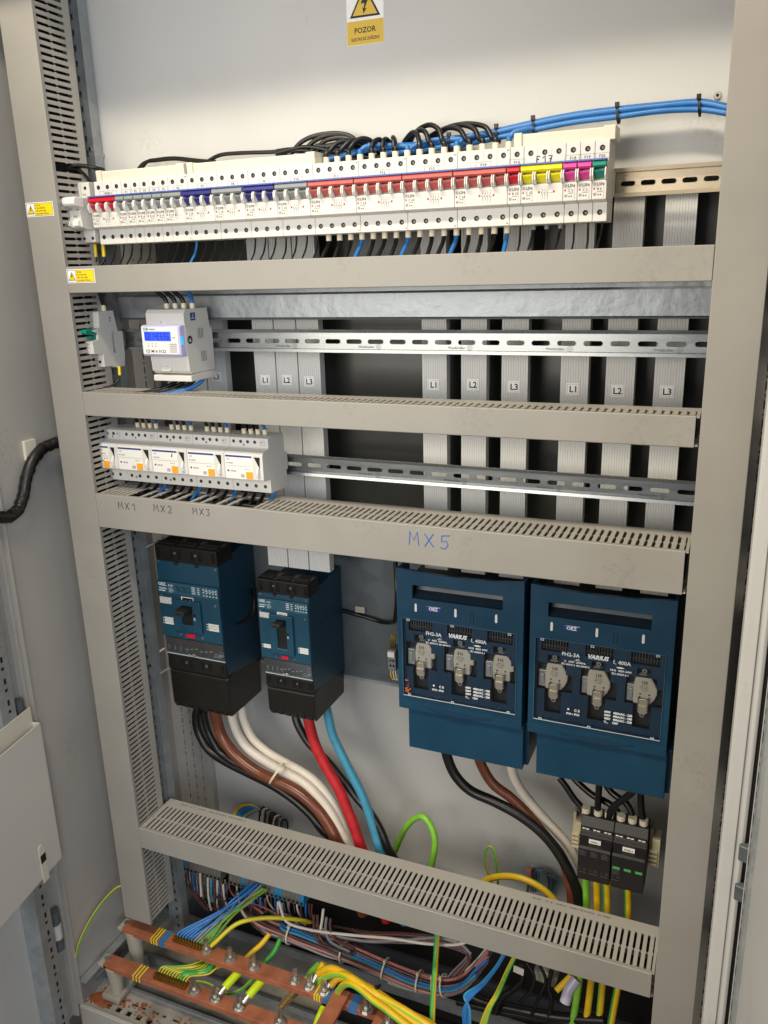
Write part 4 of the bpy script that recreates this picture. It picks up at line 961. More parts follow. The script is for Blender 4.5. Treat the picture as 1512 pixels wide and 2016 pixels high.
# surge arresters
for i, (x0, txt) in enumerate(((337, 'FP005.1'), (390.5, 'FP005.2'))):
    t = thing('surge_arrester', ['left black surge arrester with three grey printed modules', 'right black surge arrester with three green status windows'][i], 'surge arrester', (x0+26, 188, 520), 'black surge arresters under the right fuse switch')
    a, c = x0+.3, x0+53
    MB().prism([(138, 534), (135, 530), (135, 522), (185, 520), (186, 618), (160, 624), (148, 624), (138, 612), (138, 604), (130, 600)], a, c).build('base', mat('surge_black', '#201D1E', .45, var=.1), t, bevel=.8)
    MB().prism([(136, 588), (121, 586), (119, 582), (119, 524), (122, 520), (136, 520)], a+.6, c-.6).build('plug_modules', mat('surge_dark', '#191718', .4, var=.1), t, bevel=.8)
    q = MB().m(DARK)
    for k in range(3):
        xm = x0+8.8+17.6*k
        q.m(DEV2).box(xm-5.5, xm-.8, 137.4, 138.2, 606.5, 608.3).box(xm+.4, xm+5.5, 137.4, 138.2, 606.2, 608)
        q.m(DARK).cyl((xm, 131.5, 594), 3, -.6, 'y', 12)
        if k: q.box(xm-8.9, xm-8.7, 118.8, 119.2, 520, 586)
        q.m(INKG)
        if i == 0 or k == 0:
            for j in range(4): q.box(xm-6, xm+6-(j % 2)*3, 118.7, 119, 570+j*2.6-(22 if i else 0), 571.2+j*2.6-(22 if i else 0))
            q.text('3  3k', xm-6, 541, 6.2, 118.8).box(xm-6.5, xm+6.5, 118.7, 119, 536, 537.2)
        if i == 1: q.m(GLED).box(xm-5.5, xm+5.5, 118.4, 119, 558, 562.5)
    q.build('module_marks', INKG, t)
    q = MB().m(DEV2).box(x0+16, x0+35, 128.0, 130, 588, 595).m(INK).text(txt, x0+25.5, 589.8, 4.4, 127.8, align='c'); q.build('name_label', DEV2, t)
for i, (xa, xb, s) in enumerate(((320, 336, 1), (444.5, 462, -1))):
    t = thing('end_clamp', ['beige end clamp left of the surge arresters', 'beige end clamp right of the surge arresters'][i], 'end clamp', (xa+8, 188, 540), 'beige rail end clamps')
    q = MB().box(xa, xa+5, 168, 190, 545, 612).box(xa+5, xb, 158, 190, 548, 600)
    for k in range(4): q.box(xa+1, xb-3, 154, 160, 552+k*8, 556+k*8)
    q.build('clamp_body', mat('beige_clamp', '#B5AA8B', .45), t, bevel=.8)

# ================================================================ WIRING
def zp(ox, oy, s, pts, y):
    """trace points measured on an enlarged crop (origin ox,oy, factor s) put on the real depth(s) y"""
    n = len(pts); out = []
    for i, p in enumerate(pts):
        yy = y if not isinstance(y, (list, tuple)) else y[0]+(y[-1]-y[0])*i/(n-1) if len(y) == 2 else y[i]
        out.append(at(ox+p[0]/s, oy+p[1]/s, Y=yy))
    return out
# wires leaving the top of the breaker row, F11..F14
rw = random.Random(5)
GT = 'arched wires above the breaker row'
def fer(x, z0=1643, z1=1653, y=76, r=4.3): return [((x, y, z0), (x, y, z1), r)]
tops = {}
for nm in ('F11', 'F12', 'F13', 'F14'):
    for k in range(4): tops[nm, k] = ROWX[nm]+8.75+17.5*k
def topwire(nm, k, pts, M, lab):
    x = tops[nm, k]
    P = [Vector((x, 76, 1648)), Vector((x, 76, 1657))]+[Vector(p) for p in pts]
    cable('wire', P, 3.4, M, lab, GT, ferr=fer(x))
z4 = lambda pts, y: zp(400, 240, 3.024, pts, y); z5_ = lambda pts, y: zp(800, 200, 3.024, pts, y); zt = lambda pts, y: zp(560, 230, 5.04, pts, y)
for k, pts in enumerate(([(450, 340), (520, 265), (620, 235), (720, 260), (800, 330), (830, 420)], [(560, 330), (640, 250), (720, 230), (800, 260), (860, 330), (880, 420)], [(640, 330), (700, 250), (780, 215), (860, 240), (920, 310), (940, 400)])):
    topwire('F11', k, zt(pts, (80, 118)), BLACK, 'black wire arching from the %s pole of the breaker marked F11' % ORD[k])
topwire('F11', 3, zt([(748, 350), (800, 300), (880, 285), (1000, 280), (1200, 290)], (82, 98)), BLUEW, 'blue wire from the last pole of the breaker marked F11 into the blue bundle')
for k, pts in enumerate(([(860, 320), (890, 250), (940, 225), (975, 260), (985, 340), (980, 420)], [(968, 320), (985, 240), (1010, 222), (1045, 260), (1060, 340), (1055, 400)], [(1088, 320), (1083, 230), (1078, 205), (1090, 225), (1100, 300), (1100, 390)])):
    topwire('F12', k, zt(pts, (80, 112)), BLACK, 'black wire looped over the %s pole of the breaker marked F12' % ORD[k])
topwire('F12', 3, z4([(1215, 185), (1245, 150), (1300, 125), (1400, 105), (1500, 95)], (82, 98)), BLUEW, 'blue wire from the last pole of the breaker marked F12 into the blue bundle')
for k, pts in enumerate(([(75, 230), (60, 190), (35, 185), (5, 215), (-20, 260), (-30, 330)], [(135, 240), (115, 185), (85, 170), (50, 190), (20, 240), (10, 310)], [(213, 230), (195, 170), (150, 140), (100, 150), (50, 190), (20, 250)])):
    topwire('F13', k, z5_(pts, (80, 115)), BLACK, 'black wire arching from the %s pole of the breaker marked F13' % ORD[k])
topwire('F13', 3, z5_([(310, 255), (340, 225), (400, 200), (480, 195)], (82, 95)), BLUEW, 'blue wire from the last pole of the breaker marked F13 into the blue bundle')
for k, pts in enumerate(([(352, 220), (320, 170), (260, 155), (200, 175), (140, 210), (100, 270)], [(432, 220), (405, 165), (340, 140), (260, 150), (180, 190), (120, 260)], [(510, 215), (475, 155), (410, 135), (330, 135), (240, 160), (160, 230)])):
    topwire('F14', k, z5_(pts, (80, 117)), BLACK, 'black wire arching from the %s pole of the breaker marked F14' % ORD[k])
topwire('F14', 3, z5_([(615, 225), (640, 185), (700, 165), (760, 155)], (82, 92)), BLUEW, 'blue wire from the last pole of the breaker marked F14 into the blue bundle')
# three big arches rising from behind the cream cover
for k, pts in enumerate(([(60, 370), (95, 330), (170, 250), (300, 190), (480, 165), (620, 180), (700, 230), (760, 320), (780, 420)], [(200, 370), (240, 290), (330, 220), (450, 180), (590, 185), (700, 240), (760, 330)], [(310, 400), (340, 310), (400, 240), (520, 210), (640, 220), (730, 280), (770, 380)])):
    cable('wire', zt(pts, (104, 112)), 3.4, BLACK, '%s of three large black arches rising from behind the long cream cover' % ('outermost', 'middle', 'innermost')[k], GT)
# black loom lying behind the row
loom = []
for k in range(9):
    dz = rw.uniform(-5, 5); dy = rw.uniform(-6, 6)
    pts = zt([(-80, 375), (60, 355), (200, 345), (340, 345+k), (500, 350+2*k), (640, 340), (760, 350), (900, 350), (1060, 370), (1200, 350)][: 6+k % 5], 106+dy)
    pts = [p+Vector((0, 0, dz+math.sin(i*1.3+k)*2.5)) for i, p in enumerate(pts)]
    cable('wire', pts, 2.6, BLACK, 'black wire of the loom lying behind the arched wires of the breaker row', 'black loom behind the breaker row', n=8)
for k, pts in enumerate(([(180, 430), (230, 370), (300, 310), (330, 285), (400, 290), (520, 270)], [(420, 300), (470, 290), (620, 285), (700, 290)], [(1050, 350), (1150, 345), (1240, 330), (1330, 345), (1440, 345)], [(900, 400), (1050, 385), (1180, 380), (1320, 370)])):
    P = zt(pts, 104)
    cable('wire', P, 3.2, BLACK, 'black wire of the loom lying behind the arched wires of the breaker row', 'black loom behind the breaker row', n=8)
for k in range(5):
    P = [at(262+k*3, 350, Y=104), at(282+k*3, 322-k, Y=104), at(310, 316-k, Y=103), at(345, 313-k, Y=103), at(370+k*12, 316, Y=103), at(400+k*12, 318, Y=103)] if k < 3 else [at(392, 346, Y=104), at(400, 326, Y=104), at(430, 310-k, Y=103), at(470, 305-k, Y=103), at(530, 303-k, Y=103), at(580, 300-k, Y=103)]
    cable('wire', P, 2.6, BLACK, 'black wire bulging above the joint of the two left cream covers', 'black wires behind the left cream covers', n=8)
for k in range(3):
    P = [at(122+k*8, 330+k*2, Y=40+8*k), at(150, 325+k*2, Y=50+8*k), at(180, 328+k*2, Y=60), at(205, 334+k, Y=75+k*6)] if k < 2 else [at(132, 330, Y=40), at(155, 335, Y=60), at(172, 350, Y=70), at(178, 366, Y=78)]
    cable('wire', P, 2.6, BLACK, 'black wire leaving the notch in the left vertical trunking toward the breaker row', 'black wires from the notch in the left trunking', n=8)
# blue bundle to the right
base = [(1452, 222), (1430, 218), (1377, 210), (1300, 214), (1217, 224), (1130, 235), (1052, 250), (980, 266), (930, 276), (887, 282), (820, 293), (760, 296), (700, 306), (640, 322)]
for k, (dy, dz, n_) in enumerate(((-3, 4, 14), (3, 5.5, 14), (-4, -3.2, 12), (4, -2, 10), (0, .6, 9))):
    P = [at(px, py, Y=99+dy+(0 if i > 1 else -6))+Vector((0, 0, dz*(1 if 3 < i < 12 or i == 2 else .8))) for i, (px, py) in enumerate(base[:n_])]
    cable('wire', P, 3.5, BLUEW, 'blue wire of the bundle running above the breaker row to the right edge', 'blue wire bundle above the breaker row', n=12)
for px, py in ((1377, 212), (1217, 227), (1052, 252), (980, 268), (887, 284)):
    ring_tie('cable_tie', at(px, py, Y=99), (-1, 0, -.12), 9.5, 9.2, 'black tie on the blue bundle %s' % {1377: 'nearest the right edge', 1217: 'right above the end cap of the right cream cover', 1052: 'above the middle of the right cream cover', 980: 'beside the left end of the right cream cover', 887: 'among the arched black wires'}[px], BLACK, 3)
# wires leaving the bottom of the breaker row
GB = 'wires below the breaker row'
for nm, k in [(a, b_) for a in ('F11', 'F12', 'F13', 'F14') for b_ in range(4)]:
    x = tops[nm, k]; d = rw.uniform(-2.5, 1)
    cable('wire', [(x, 74, 1550), (x, 73, 1541), (x+d*.3, 68, 1532), (x+d, 56, 1521), (x+d*1.3, 45, 1508), (x+d, 40, 1490)], 2.9, BLUEW if k == 3 else BLACK,
          ('blue' if k == 3 else 'thick black')+' wire below the %s pole of the breaker marked %s' % (ORD[k], nm), GB, ferr=[((x, 74, 1549.5), (x, 73.4, 1541), 4.1)])
for n, tm, nm, rt, pol, cn in row:
    if nm in ('F11', 'F12', 'F13', 'F14'): continue
    for k in range(n):
        x = ROWX[nm]+8.75+17.5*k; d = rw.uniform(-2.5, 3); blue = nm == 'F6' and k == 1
        o = cable('wire', [(x, 74, 1550), (x+d*.2, 72, 1540), (x+d*.8, 66, 1528), (x+d, 56, 1518), (x+d*.8, 45, 1500), (x+d*.6, 42, 1490)], 1.8 if nm == 'F17' else (1.8 if blue else 1.3), BLUEW if blue else BLACK,
                  ('thin blue' if blue else 'thin black')+' wire below the %s pole of the breaker marked %s' % (ORD[k], nm), GB, n=8)
        if nm == 'F17': MB().tube([(x, 74, 1549.5), (x, 73.4, 1544)], 3.2, 10, sub=1).build('end_sleeve', TGREY, o, smooth=True)
for i, x in enumerate((-474, -457)):
    t = cable('wire', [(x, 74, 1553), (x, 73, 1530), (x-3, 70, 1522), (x-8, 60, 1512), (x-18, 50, 1506)], 2.4, BLACK, '%s black wire with yellow sleeve below the two pole fuse switch' % ('left', 'right')[i], GB)
    MB().tube([(x, 74, 1552), (x, 73, 1532)], 3.1, 10, sub=1).build('yellow_sleeve', SIGNY, t, smooth=True)
# single breaker wires, meter wires
cable('wire', [(-471, 74, 1446), (-471, 74, 1456), (-471, 70, 1470), (-470, 66, 1490)], 3.2, BLACK, 'black wire entering the top of the lone breaker with teal toggle', ferr=[((-471, 74, 1446), (-471, 74, 1455), 4)])
cable('wire', [(-458, 80, 1353), (-458, 79, 1338), (-460, 72, 1328), (-468, 60, 1322), (-480, 50, 1322)], 1.6, BLACK, 'thin black wire with yellow end below the lone breaker')
MB().tube([(-458, 80, 1354), (-458, 79, 1339)], 2.6, 8, sub=1).build('yellow_sleeve', SIGNY, [o for o in bpy.data.objects if o.get('label') == 'thin black wire with yellow end below the lone breaker'][0], smooth=True)
for k in range(4):
    x = -341+16.6*k*.98
    cable('wire', [(x, 72, 1449), (x, 72, 1458), (x-(3 if k < 3 else 0), 70, 1466), (x-(11 if k < 3 else 0), 62, 1477), (x-(20 if k < 3 else 0), 55, 1490)], 3.4, BLUEW if k == 3 else BLACK,
          ('%s black wire entering the top of the energy meter' % ORD[k]) if k < 3 else 'blue wire entering the top of the energy meter', 'wires at the energy meter', ferr=[((x, 72, 1449), (x, 72, 1457), 4.2)])
    cable('wire', [(x+4, 80, 1338), (x+1, 72, 1331), (x-10, 58, 1324), (x-28, 40, 1319), (x-45, 20, 1316), (x-52, 12, 1308)], 3.4, BLUEW if k == 3 else BLACK,
          ('%s black wire sweeping from under the energy meter into the trunking' % ORD[k]) if k < 3 else 'blue wire sweeping from under the energy meter into the trunking', 'wires at the energy meter')
# residual current breaker wires
for i, (x0, nm) in enumerate(((-441, 'above mark MX1'), (-370, 'with the pen stroke'), (-299, 'above mark MX3'), (-228, 'at the right end'))):
    for k in range(4):
        x = x0+12+k*13; d = rw.uniform(-3, 1)
        cable('wire', [(x, 76, 1250), (x, 75, 1260), (x+d, 70, 1272), (x+d*1.4, 60, 1284), (x+d*1.6, 55, 1296)], 2.8, BLUEW if k == 3 else BLACK,
              ('blue' if k == 3 else '%s black' % ORD[k])+' wire entering the top of the residual current breaker '+nm, 'wires above the residual current breakers', ferr=[((x, 76, 1251.5), (x, 75, 1260), 3.9)])
        x = x0+10+k*17; d = rw.uniform(-10, 12)
        cable('wire', [(x, 74, 1163), (x, 70, 1152), (x+d*.4, 55, 1142), (x+d, 40, 1130), (x+d*1.5, 25, 1115)], 3.0, BLUEW if k == 3 else BLACK,
              ('blue' if k == 3 else '%s black' % ORD[k])+' wire below the residual current breaker '+nm, 'wires below the residual current breakers', n=8)
for k in range(10):
    z = 1112+rw.uniform(0, 24); y = 20+rw.uniform(0, 50)
    cable('wire', [(-455, y, z), (-380, y+rw.uniform(-6, 6), z+5), (-300, y+rw.uniform(-6, 6), z+rw.uniform(-4, 6)), (-220, y, z+3), (-120, y, z-2)], 2.8, BLUEW if k % 5 == 0 else BLACK,
          ('blue' if k % 5 == 0 else 'black')+' wire lying inside the trunking with the handwritten marks', 'wires inside the marked trunking', n=8)

# power cables below the moulded case breakers
z6 = lambda pts, y: zp(240, 1380, 2.908, pts, y)
GP = 'thick power cables'
def down(P, z=260, dy=40): e = P[-1]; d = (P[-1]-P[-2]).normalized(); return P+[e+d*40+Vector((0, dy*.3, -10)), Vector((e.x+30, e.y+dy, z))]
cable('power_cable', down(z6([(440, 40), (425, 90), (440, 180), (500, 280), (600, 350), (740, 420), (860, 480), (980, 560), (1080, 650), (1150, 740)], (195, 155))), 9, BLACK, 'thick black power cable under the larger moulded case breaker, beneath the brown one', GP, n=18)
cable('power_cable', down(z6([(470, 60), (475, 110), (500, 190), (560, 290), (640, 350)], (185, 175)), 640, 40)[:6], 7.5, BLACK, 'second black power cable tucked behind the brown one at the larger breaker', GP, n=18)
cable('power_cable', down(z6([(535, 40), (545, 120), (580, 220), (660, 320), (780, 410), (900, 465), (1020, 530), (1120, 620), (1190, 720), (1230, 800)], (175, 140))), 11.5, BROWN, 'thick glossy brown power cable under the larger moulded case breaker', GP, n=20)
cable('power_cable', down(z6([(625, 40), (635, 110), (670, 200), (730, 280), (830, 350), (930, 405), (1030, 460), (1110, 530), (1190, 630), (1260, 760), (1290, 820)], (190, 150))), 9, WHITEW, 'thick white power cable lying directly above the brown one', GP, n=18)
cable('power_cable', down(z6([(685, 30), (700, 110), (745, 210), (830, 290), (930, 350), (1030, 405), (1110, 465), (1190, 560), (1250, 680), (1290, 780)], (205, 165))), 8.6, WHITEW, 'outer thick white power cable under the larger moulded case breaker', GP, n=18)
cable('power_cable', down(z6([(990, 70), (1010, 140), (1070, 240), (1170, 340), (1270, 460), (1350, 560), (1420, 640), (1480, 740), (1520, 840)], (200, 150))), 8.2, BLACK, 'black power cable crossing behind the red and blue ones', GP, n=18)
cable('power_cable', down(z6([(1060, 60), (1075, 140), (1110, 260), (1170, 380), (1240, 500), (1290, 620), (1330, 720), (1370, 840)], (165, 140))), 10.2, REDW, 'thick red sleeved power cable under the smaller moulded case breaker', GP, n=20)
cable('power_cable', down(z6([(1165, 10), (1180, 80), (1205, 190), (1260, 310), (1320, 430), (1375, 540), (1420, 660), (1450, 760), (1475, 850)], (190, 145))), 8.4, BLUEB, 'thick dull blue power cable under the smaller moulded case breaker', GP, n=20)
tb = at(240+895/2.908, 1380+430/2.908, Y=166)
ring_tie('cable_tie', at(545, 1523, Y=158), (1, 0, -.62), 17, 25, 'natural white cable tie round the brown and white power cables', TIE, 4, tail=(6, -8, 10))
# cables from the left fuse switch
z7 = lambda pts, y: zp(760, 1400, 2.52, pts, y)
cable('power_cable', down(z7([(290, 150), (305, 230), (345, 320), (420, 395), (540, 450), (660, 515), (770, 600), (850, 695), (910, 800), (950, 900), (960, 980)], (180, 150))), 9, BLACK, 'thick black power cable from the left fuse switch', GP, n=18)
cable('power_cable', down(z7([(445, 180), (475, 270), (530, 360), (620, 430), (710, 520), (800, 630), (870, 720), (905, 820), (920, 900), (925, 980)], (190, 158))), 9, BROWN, 'thick brown power cable from the left fuse switch', GP, n=18)
cable('power_cable', down(z7([(615, 220), (630, 310), (670, 390), (740, 480), (830, 580), (900, 660), (960, 760), (985, 860), (985, 960)], (170, 205))), 8.2, WHITEW, 'thick white power cable from the left fuse switch', GP, n=18)
# black wires into the surge arresters
zs_ = lambda pts, y: zp(1110, 1540, 6.873, pts, y)
FS = ((296, 535), (456, 565), (603, 605), (768, 625), (922, 655), (1072, 690))
for k, pts in enumerate(([(-60, -60), (30, 60), (130, 210), (230, 330), (285, 430), (296, 520)], [(480, -40), (475, 80), (468, 200), (460, 330), (458, 440), (456, 550)], [(1000, 60), (900, 160), (790, 240), (690, 320), (620, 420), (603, 580)], [(130, -60), (250, 60), (400, 180), (560, 260), (690, 350), (755, 470), (768, 610)], [(560, 20), (640, 130), (740, 210), (840, 280), (905, 390), (925, 510), (922, 640)], [(1040, 60), (1040, 160), (1045, 320), (1060, 450), (1072, 560), (1072, 670)])):
    yy = ((178, 160), (165, 158), (150, 158), (195, 160), (185, 160), (172, 158))[k]
    P = zs_(pts, yy); e = P[-1]; P.append(Vector((e.x, 160, 619)))
    lab = ['leftmost black wire into the left surge arrester', 'straight black wire into the left surge arrester', 'black wire crossing in front of the others into the left surge arrester', 'black wire crossing behind into the right surge arrester', 'curved black wire into the middle of the right surge arrester', 'rightmost black wire into the right surge arrester'][k]
    cable('wire', P, 5.6, BLACK, lab, 'black wires above the surge arresters', n=14, ferr=[((e.x, 159, 620), (e.x, 159, 633), 7)])
for k, (xx, M) in enumerate(((300, [LGREEN]*4), (445, [YELLOW, YELLOW, GREEN, YELLOW]), (580, [LGREEN, GREEN, YELLOW, YELLOW]), (862, [GREEN, GREEN, YELLOW, YELLOW]))):
    p = zs_([(xx, 1350), (xx+3, 1500), (xx+5, 1750)], (150, 145)); q = p[0]+Vector((0, 0, 22))
    e = p[-1]; dx = (0, 4, 8, -4)[k]
    cable('earth_wire', [q]+p+[e+Vector((0, -5, -60)), e+Vector((-6+dx, -40, -180)), e+Vector((-14+dx, -90, -290)), e+Vector((-20+dx, -120, -400))], 6.0, None, '%s green yellow earth wire below the surge arresters' % ('pale green leftmost', 'second', 'third', 'rightmost')[k], 'earth wires below the surge arresters', n=16, stripes=M)
# other earth wires behind the lowest trunking
cable('earth_wire', z7([(-10, 790), (40, 700), (90, 590), (140, 535), (185, 525), (222, 570), (243, 640), (235, 720), (215, 800)], (230, 175)), 6.2, LGREEN, 'light green earth wire looping above the lowest trunking', n=14, cat='earth wire')
cable('earth_wire', z7([(530, 860), (500, 780), (492, 720), (503, 680), (522, 675), (538, 710), (548, 770), (556, 860)], (240, 230)), 2.6, None, 'thin green yellow wire loop left of the thick striped arc', stripes=PE3, n=12, cat='earth wire')
cable('earth_wire', z7([(440, 900), (500, 838), (580, 818), (670, 828), (760, 870), (830, 930), (880, 1010)], (215, 190)), 6.2, None, 'thick green yellow earth wire arc above the right half of the lowest trunking', stripes=[GREEN, YELLOW, GREEN, GREEN, YELLOW, YELLOW], n=18, cat='earth wire')
# coils of thin wires against the back sheet
zc_ = lambda pts, y: zp(430, 1560, 8.894, pts, y)
cols = [YELLOW, YELLOW, BLUEW, BLUEB, BLUEW, BLUEW, BLUEB, YELLOW, BLUEB]
for k in range(9):
    P = zc_([(270+k*24, 520), (270+k*26, 380+k*8), (330+k*26, 270+k*15), (430+k*24, 220+k*16), (560+k*16, 210+k*14), (680+k*6, 270+k*12), (760, 380+k*6)], (268, 292))
    cable('wire', P, 1.9, cols[k], ('yellow' if cols[k] == YELLOW else 'blue')+' wire in the coil against the back sheet left of the brown power cable', 'coiled thin wires behind the lowest trunking', n=6)
for k in range(10):
    x = 740+k*42
    P = zc_([(x-30, 620), (x-20, 420+k*12), (x+10, 290+k*22), (x+60, 260+k*24), (x+90, 330+k*22), (x+60+k*4, 650)], (262, 290))
    M = (BLACK, WHITEW, BROWN2, GREYW, BLACK)[k % 5]
    cable('wire', P, 1.9, M, {BLACK: 'black', WHITEW: 'white', BROWN2: 'dark brown', GREYW: 'grey'}[M]+' wire in the tangle against the back sheet beside the blue coil', 'coiled thin wires behind the lowest trunking', n=6)
zb_ = lambda pts, y: zp(900, 1680, 3.436, pts, y)
for k in range(10):
    M = (GREYW, BLACK, GREYW, BLUEB, GREYW, BROWN2)[k % 6]
    P = zb_([(470+k*9, 260), (480+k*8, 170), (510+k*6, 110+k*3), (560+k*5, 95+k*5), (600+k*7, 130+k*5), (620+k*5, 200), (600+k*4, 300)], (262, 285))
    cable('wire', P, 2.1, M, {BLACK: 'black', GREYW: 'grey', BLUEB: 'light blue', BROWN2: 'brown'}[M]+' wire in the knot under the striped arc on the right', 'knot of thin wires right of centre', n=6)
b = MB().m(PINKB).box(*sorted((at(1037, 1718, Y=255).x, at(1046, 1718, Y=255).x)), 250, 262, at(1040, 1738, Y=255).z, at(1040, 1710, Y=255).z)
tag(b.build('red_connector', origin=tuple(at(1040, 1738, Y=255))), 'small reddish connector at the knot of grey wires', 'connector')

# control cable from breaker 2 to the fuse switch, side wires
cable('control_cable', [at(480+705/4.725, 1060+790/4.725, Y=160), at(480+760/4.725, 1060+745/4.725, Y=190), at(480+830/4.725, 1060+690/4.725, Y=235), at(480+900/4.725, 1060+670/4.725, Y=243), at(480+1020/4.725, 1060+700/4.725, Y=243), at(480+1150/4.725, 1060+735/4.725, Y=243), at(480+1280/4.725, 1060+775/4.725, Y=240), at(480+1370/4.725, 1060+780/4.725, Y=220), at(480+1410/4.725, 1060+740/4.725, Y=190), at(480+1425/4.725, 1060+500/4.725, Y=180), at(480+1410/4.725, 1060+220/4.725, Y=200)], 4.0, BLACK, 'black control cable from the smaller moulded case breaker across to the left fuse switch', n=12, cat='cable')
p = at(480+1078/4.725, 1060+685/4.725, Y=243)
t = tag(MB().box(p.x-10, p.x+10, 243, 249, p.z-2, p.z+10).build('cable_clip', INSUL, bevel=1.2, origin=(p.x, 249, p.z)), 'cream adhesive clip holding the black control cable', 'cable clip')
for lab, pts, y, r in (('grey brown lead from the left upright to the top of the larger breaker', [(430, 240), (500, 200), (560, 170), (600, 150)], (118, 150), 2.2), ('pale stay rod from the left upright to the larger breaker', [(510, 1180), (570, 1140), (640, 1095)], (115, 140), 2.4), ('thin dark lead bending from the left upright to the black terminal shroud', [(430, 1410), (500, 1390), (570, 1350), (620, 1305), (690, 1265)], (105, 135), 2.0)):
    cable('lead', zp(180, 1030, 4.447, pts, y), r, GREYW if 'rod' not in lab else INSUL, lab, n=8, cat='lead')
for lab, pts in (('upper black lead on the side of the larger moulded case breaker', [(1215, 725), (1290, 690), (1400, 625)]), ('lower black lead on the side of the larger moulded case breaker', [(1275, 885), (1360, 855), (1420, 780), (1425, 640), (1400, 580)])):
    cable('lead', zp(180, 1030, 4.447, pts, (170, 235)), 3.2, BLACK, lab, n=8, cat='lead')
# little terminal block between breaker and fuse switch
p0 = at(767, 1290, Y=200)
t = thing('terminal_block', 'small white and grey terminal block beside the left fuse switch', 'terminal block', tuple(p0))
MB().box(p0.x-2, p0.x+13, 196, 225, p0.z-28, p0.z+12).build('body', GREYW, t, bevel=1)
MB().box(p0.x-1, p0.x+12, 193, 196, p0.z, p0.z+10).build('marker_tag', DEV2, t)
q = MB()
for k in range(4): q.cyl((p0.x+3+(k % 2)*6, 195.9, p0.z-8-(k//2)*10), 2.2, -.3, 'y', 10)
q.build('clamp_holes', DARK, t)
for k in range(3):
    cable('wire', [(p0.x+1+k*4, 205, p0.z+10), (p0.x+1+k*4, 204, p0.z+24), (p0.x+4+k*3, 206, p0.z+40)], 1.6, BRASS, 'brass coloured ferrule wire on top of the small terminal block', 'wires at the small terminal block', n=6)
    cable('wire', [(p0.x+2+k*4, 205, p0.z-26), (p0.x+k*5, 203, p0.z-38), (p0.x+4+k*5, 205, p0.z-50), (p0.x+14+k*4, 210, p0.z-40)], 1.3, (YELLOW, WHITEW, WHITEW)[k], ('yellow', 'white', 'white')[k]+' wire looping under the small terminal block', 'wires at the small terminal block', n=6)

# corrugated hose on the left side panel
P = [at(125, 868, X=-560), at(112, 871, X=-575), at(85, 882, X=-585), at(65, 905, X=-585), at(52, 940, X=-585), at(46, 975, X=-585), at(36, 1003, X=-585), at(18, 1018, X=-585), at(-4, 1018, X=-588), at(-30, 1008, X=-590)]
b = MB(); E_ = P; b.m(mat('hose_black', '#1B1718', .4, var=.2, nscale=40)).tube(P, 9.5, 16)
hose = b.build('wrapped_hose', origin=tuple(P[0]), smooth=True); tag(hose, 'thick black spiral wrapped hose bending over the left side panel', 'hose')
b = MB()
for i in range(len(P)-1):
    for k in range(2):
        a = P[i].lerp(P[i+1], (k+.3)/2); d = (P[i+1]-P[i]).normalized(); b.tube([a-d*6, a+d*1.0], 10.2, 14, sub=1)
b.build('spiral_wrap', mat('wrap_black', '#15110F', .3, var=.2), hose, smooth=True)
p = at(58, 884, X=-598)
tag(MB().prism([(p.y-13, p.z-18), (p.y+13, p.z-18), (p.y+13, p.z+16), (p.y-13, p.z+16)], -600, -594).build('adhesive_base', COVER, bevel=1, origin=tuple(p)), 'cream adhesive tie base behind the black hose', 'tie base')
cable('earth_wire', [at(245, 1742, X=-540), at(225, 1752, X=-560), at(195, 1785, X=-585), at(170, 1825, X=-590), at(155, 1860, X=-592), at(150, 1885, X=-592)], 2.6, None, 'thin green yellow wire arching over the left side panel near the floor', stripes=PE3, n=10, cat='earth wire')

# ---------------------------------------------------------------- terminal strip under the lowest trunking
t = thing('terminal_strip', 'row of small grey and blue terminal blocks under the lowest trunking', 'terminal strip', (-350, 180, 255))
A0 = at(368, 1712, Y=165); A1 = at(606, 1790, Y=165); n_ = 30
for k in range(n_):
    x = A0.x+(A1.x-A0.x)*k/n_; blue = k in (0, 15, 19, 23, 24, 29)
    if k in (10, 11) : continue
    M = mat('terminal_blue', '#2F7FA8', .35) if blue else mat('terminal_grey', '#6B675F', .45)
    MB().prism([(150, 262), (150, 275), (158, 300), (205, 300), (205, 262)], x+.3, x+(A1.x-A0.x)/n_-.3).build('terminal', M, t)
b = MB()
for k in range(n_):
    if k in (10, 11): continue
    x = A0.x+(A1.x-A0.x)*k/n_; b.box(x+2.2, x+(A1.x-A0.x)/n_-2, 149.6, 150, 264, 270)
b.build('clamp_holes', DARK, t)
tag(MB().box(A0.x-20, A1.x+40, 205, 212, 255, 305).build('strip_carrier', GALVD, origin=(0, 208, 255)), 'dull steel carrier behind the row of small terminal blocks', 'carrier')
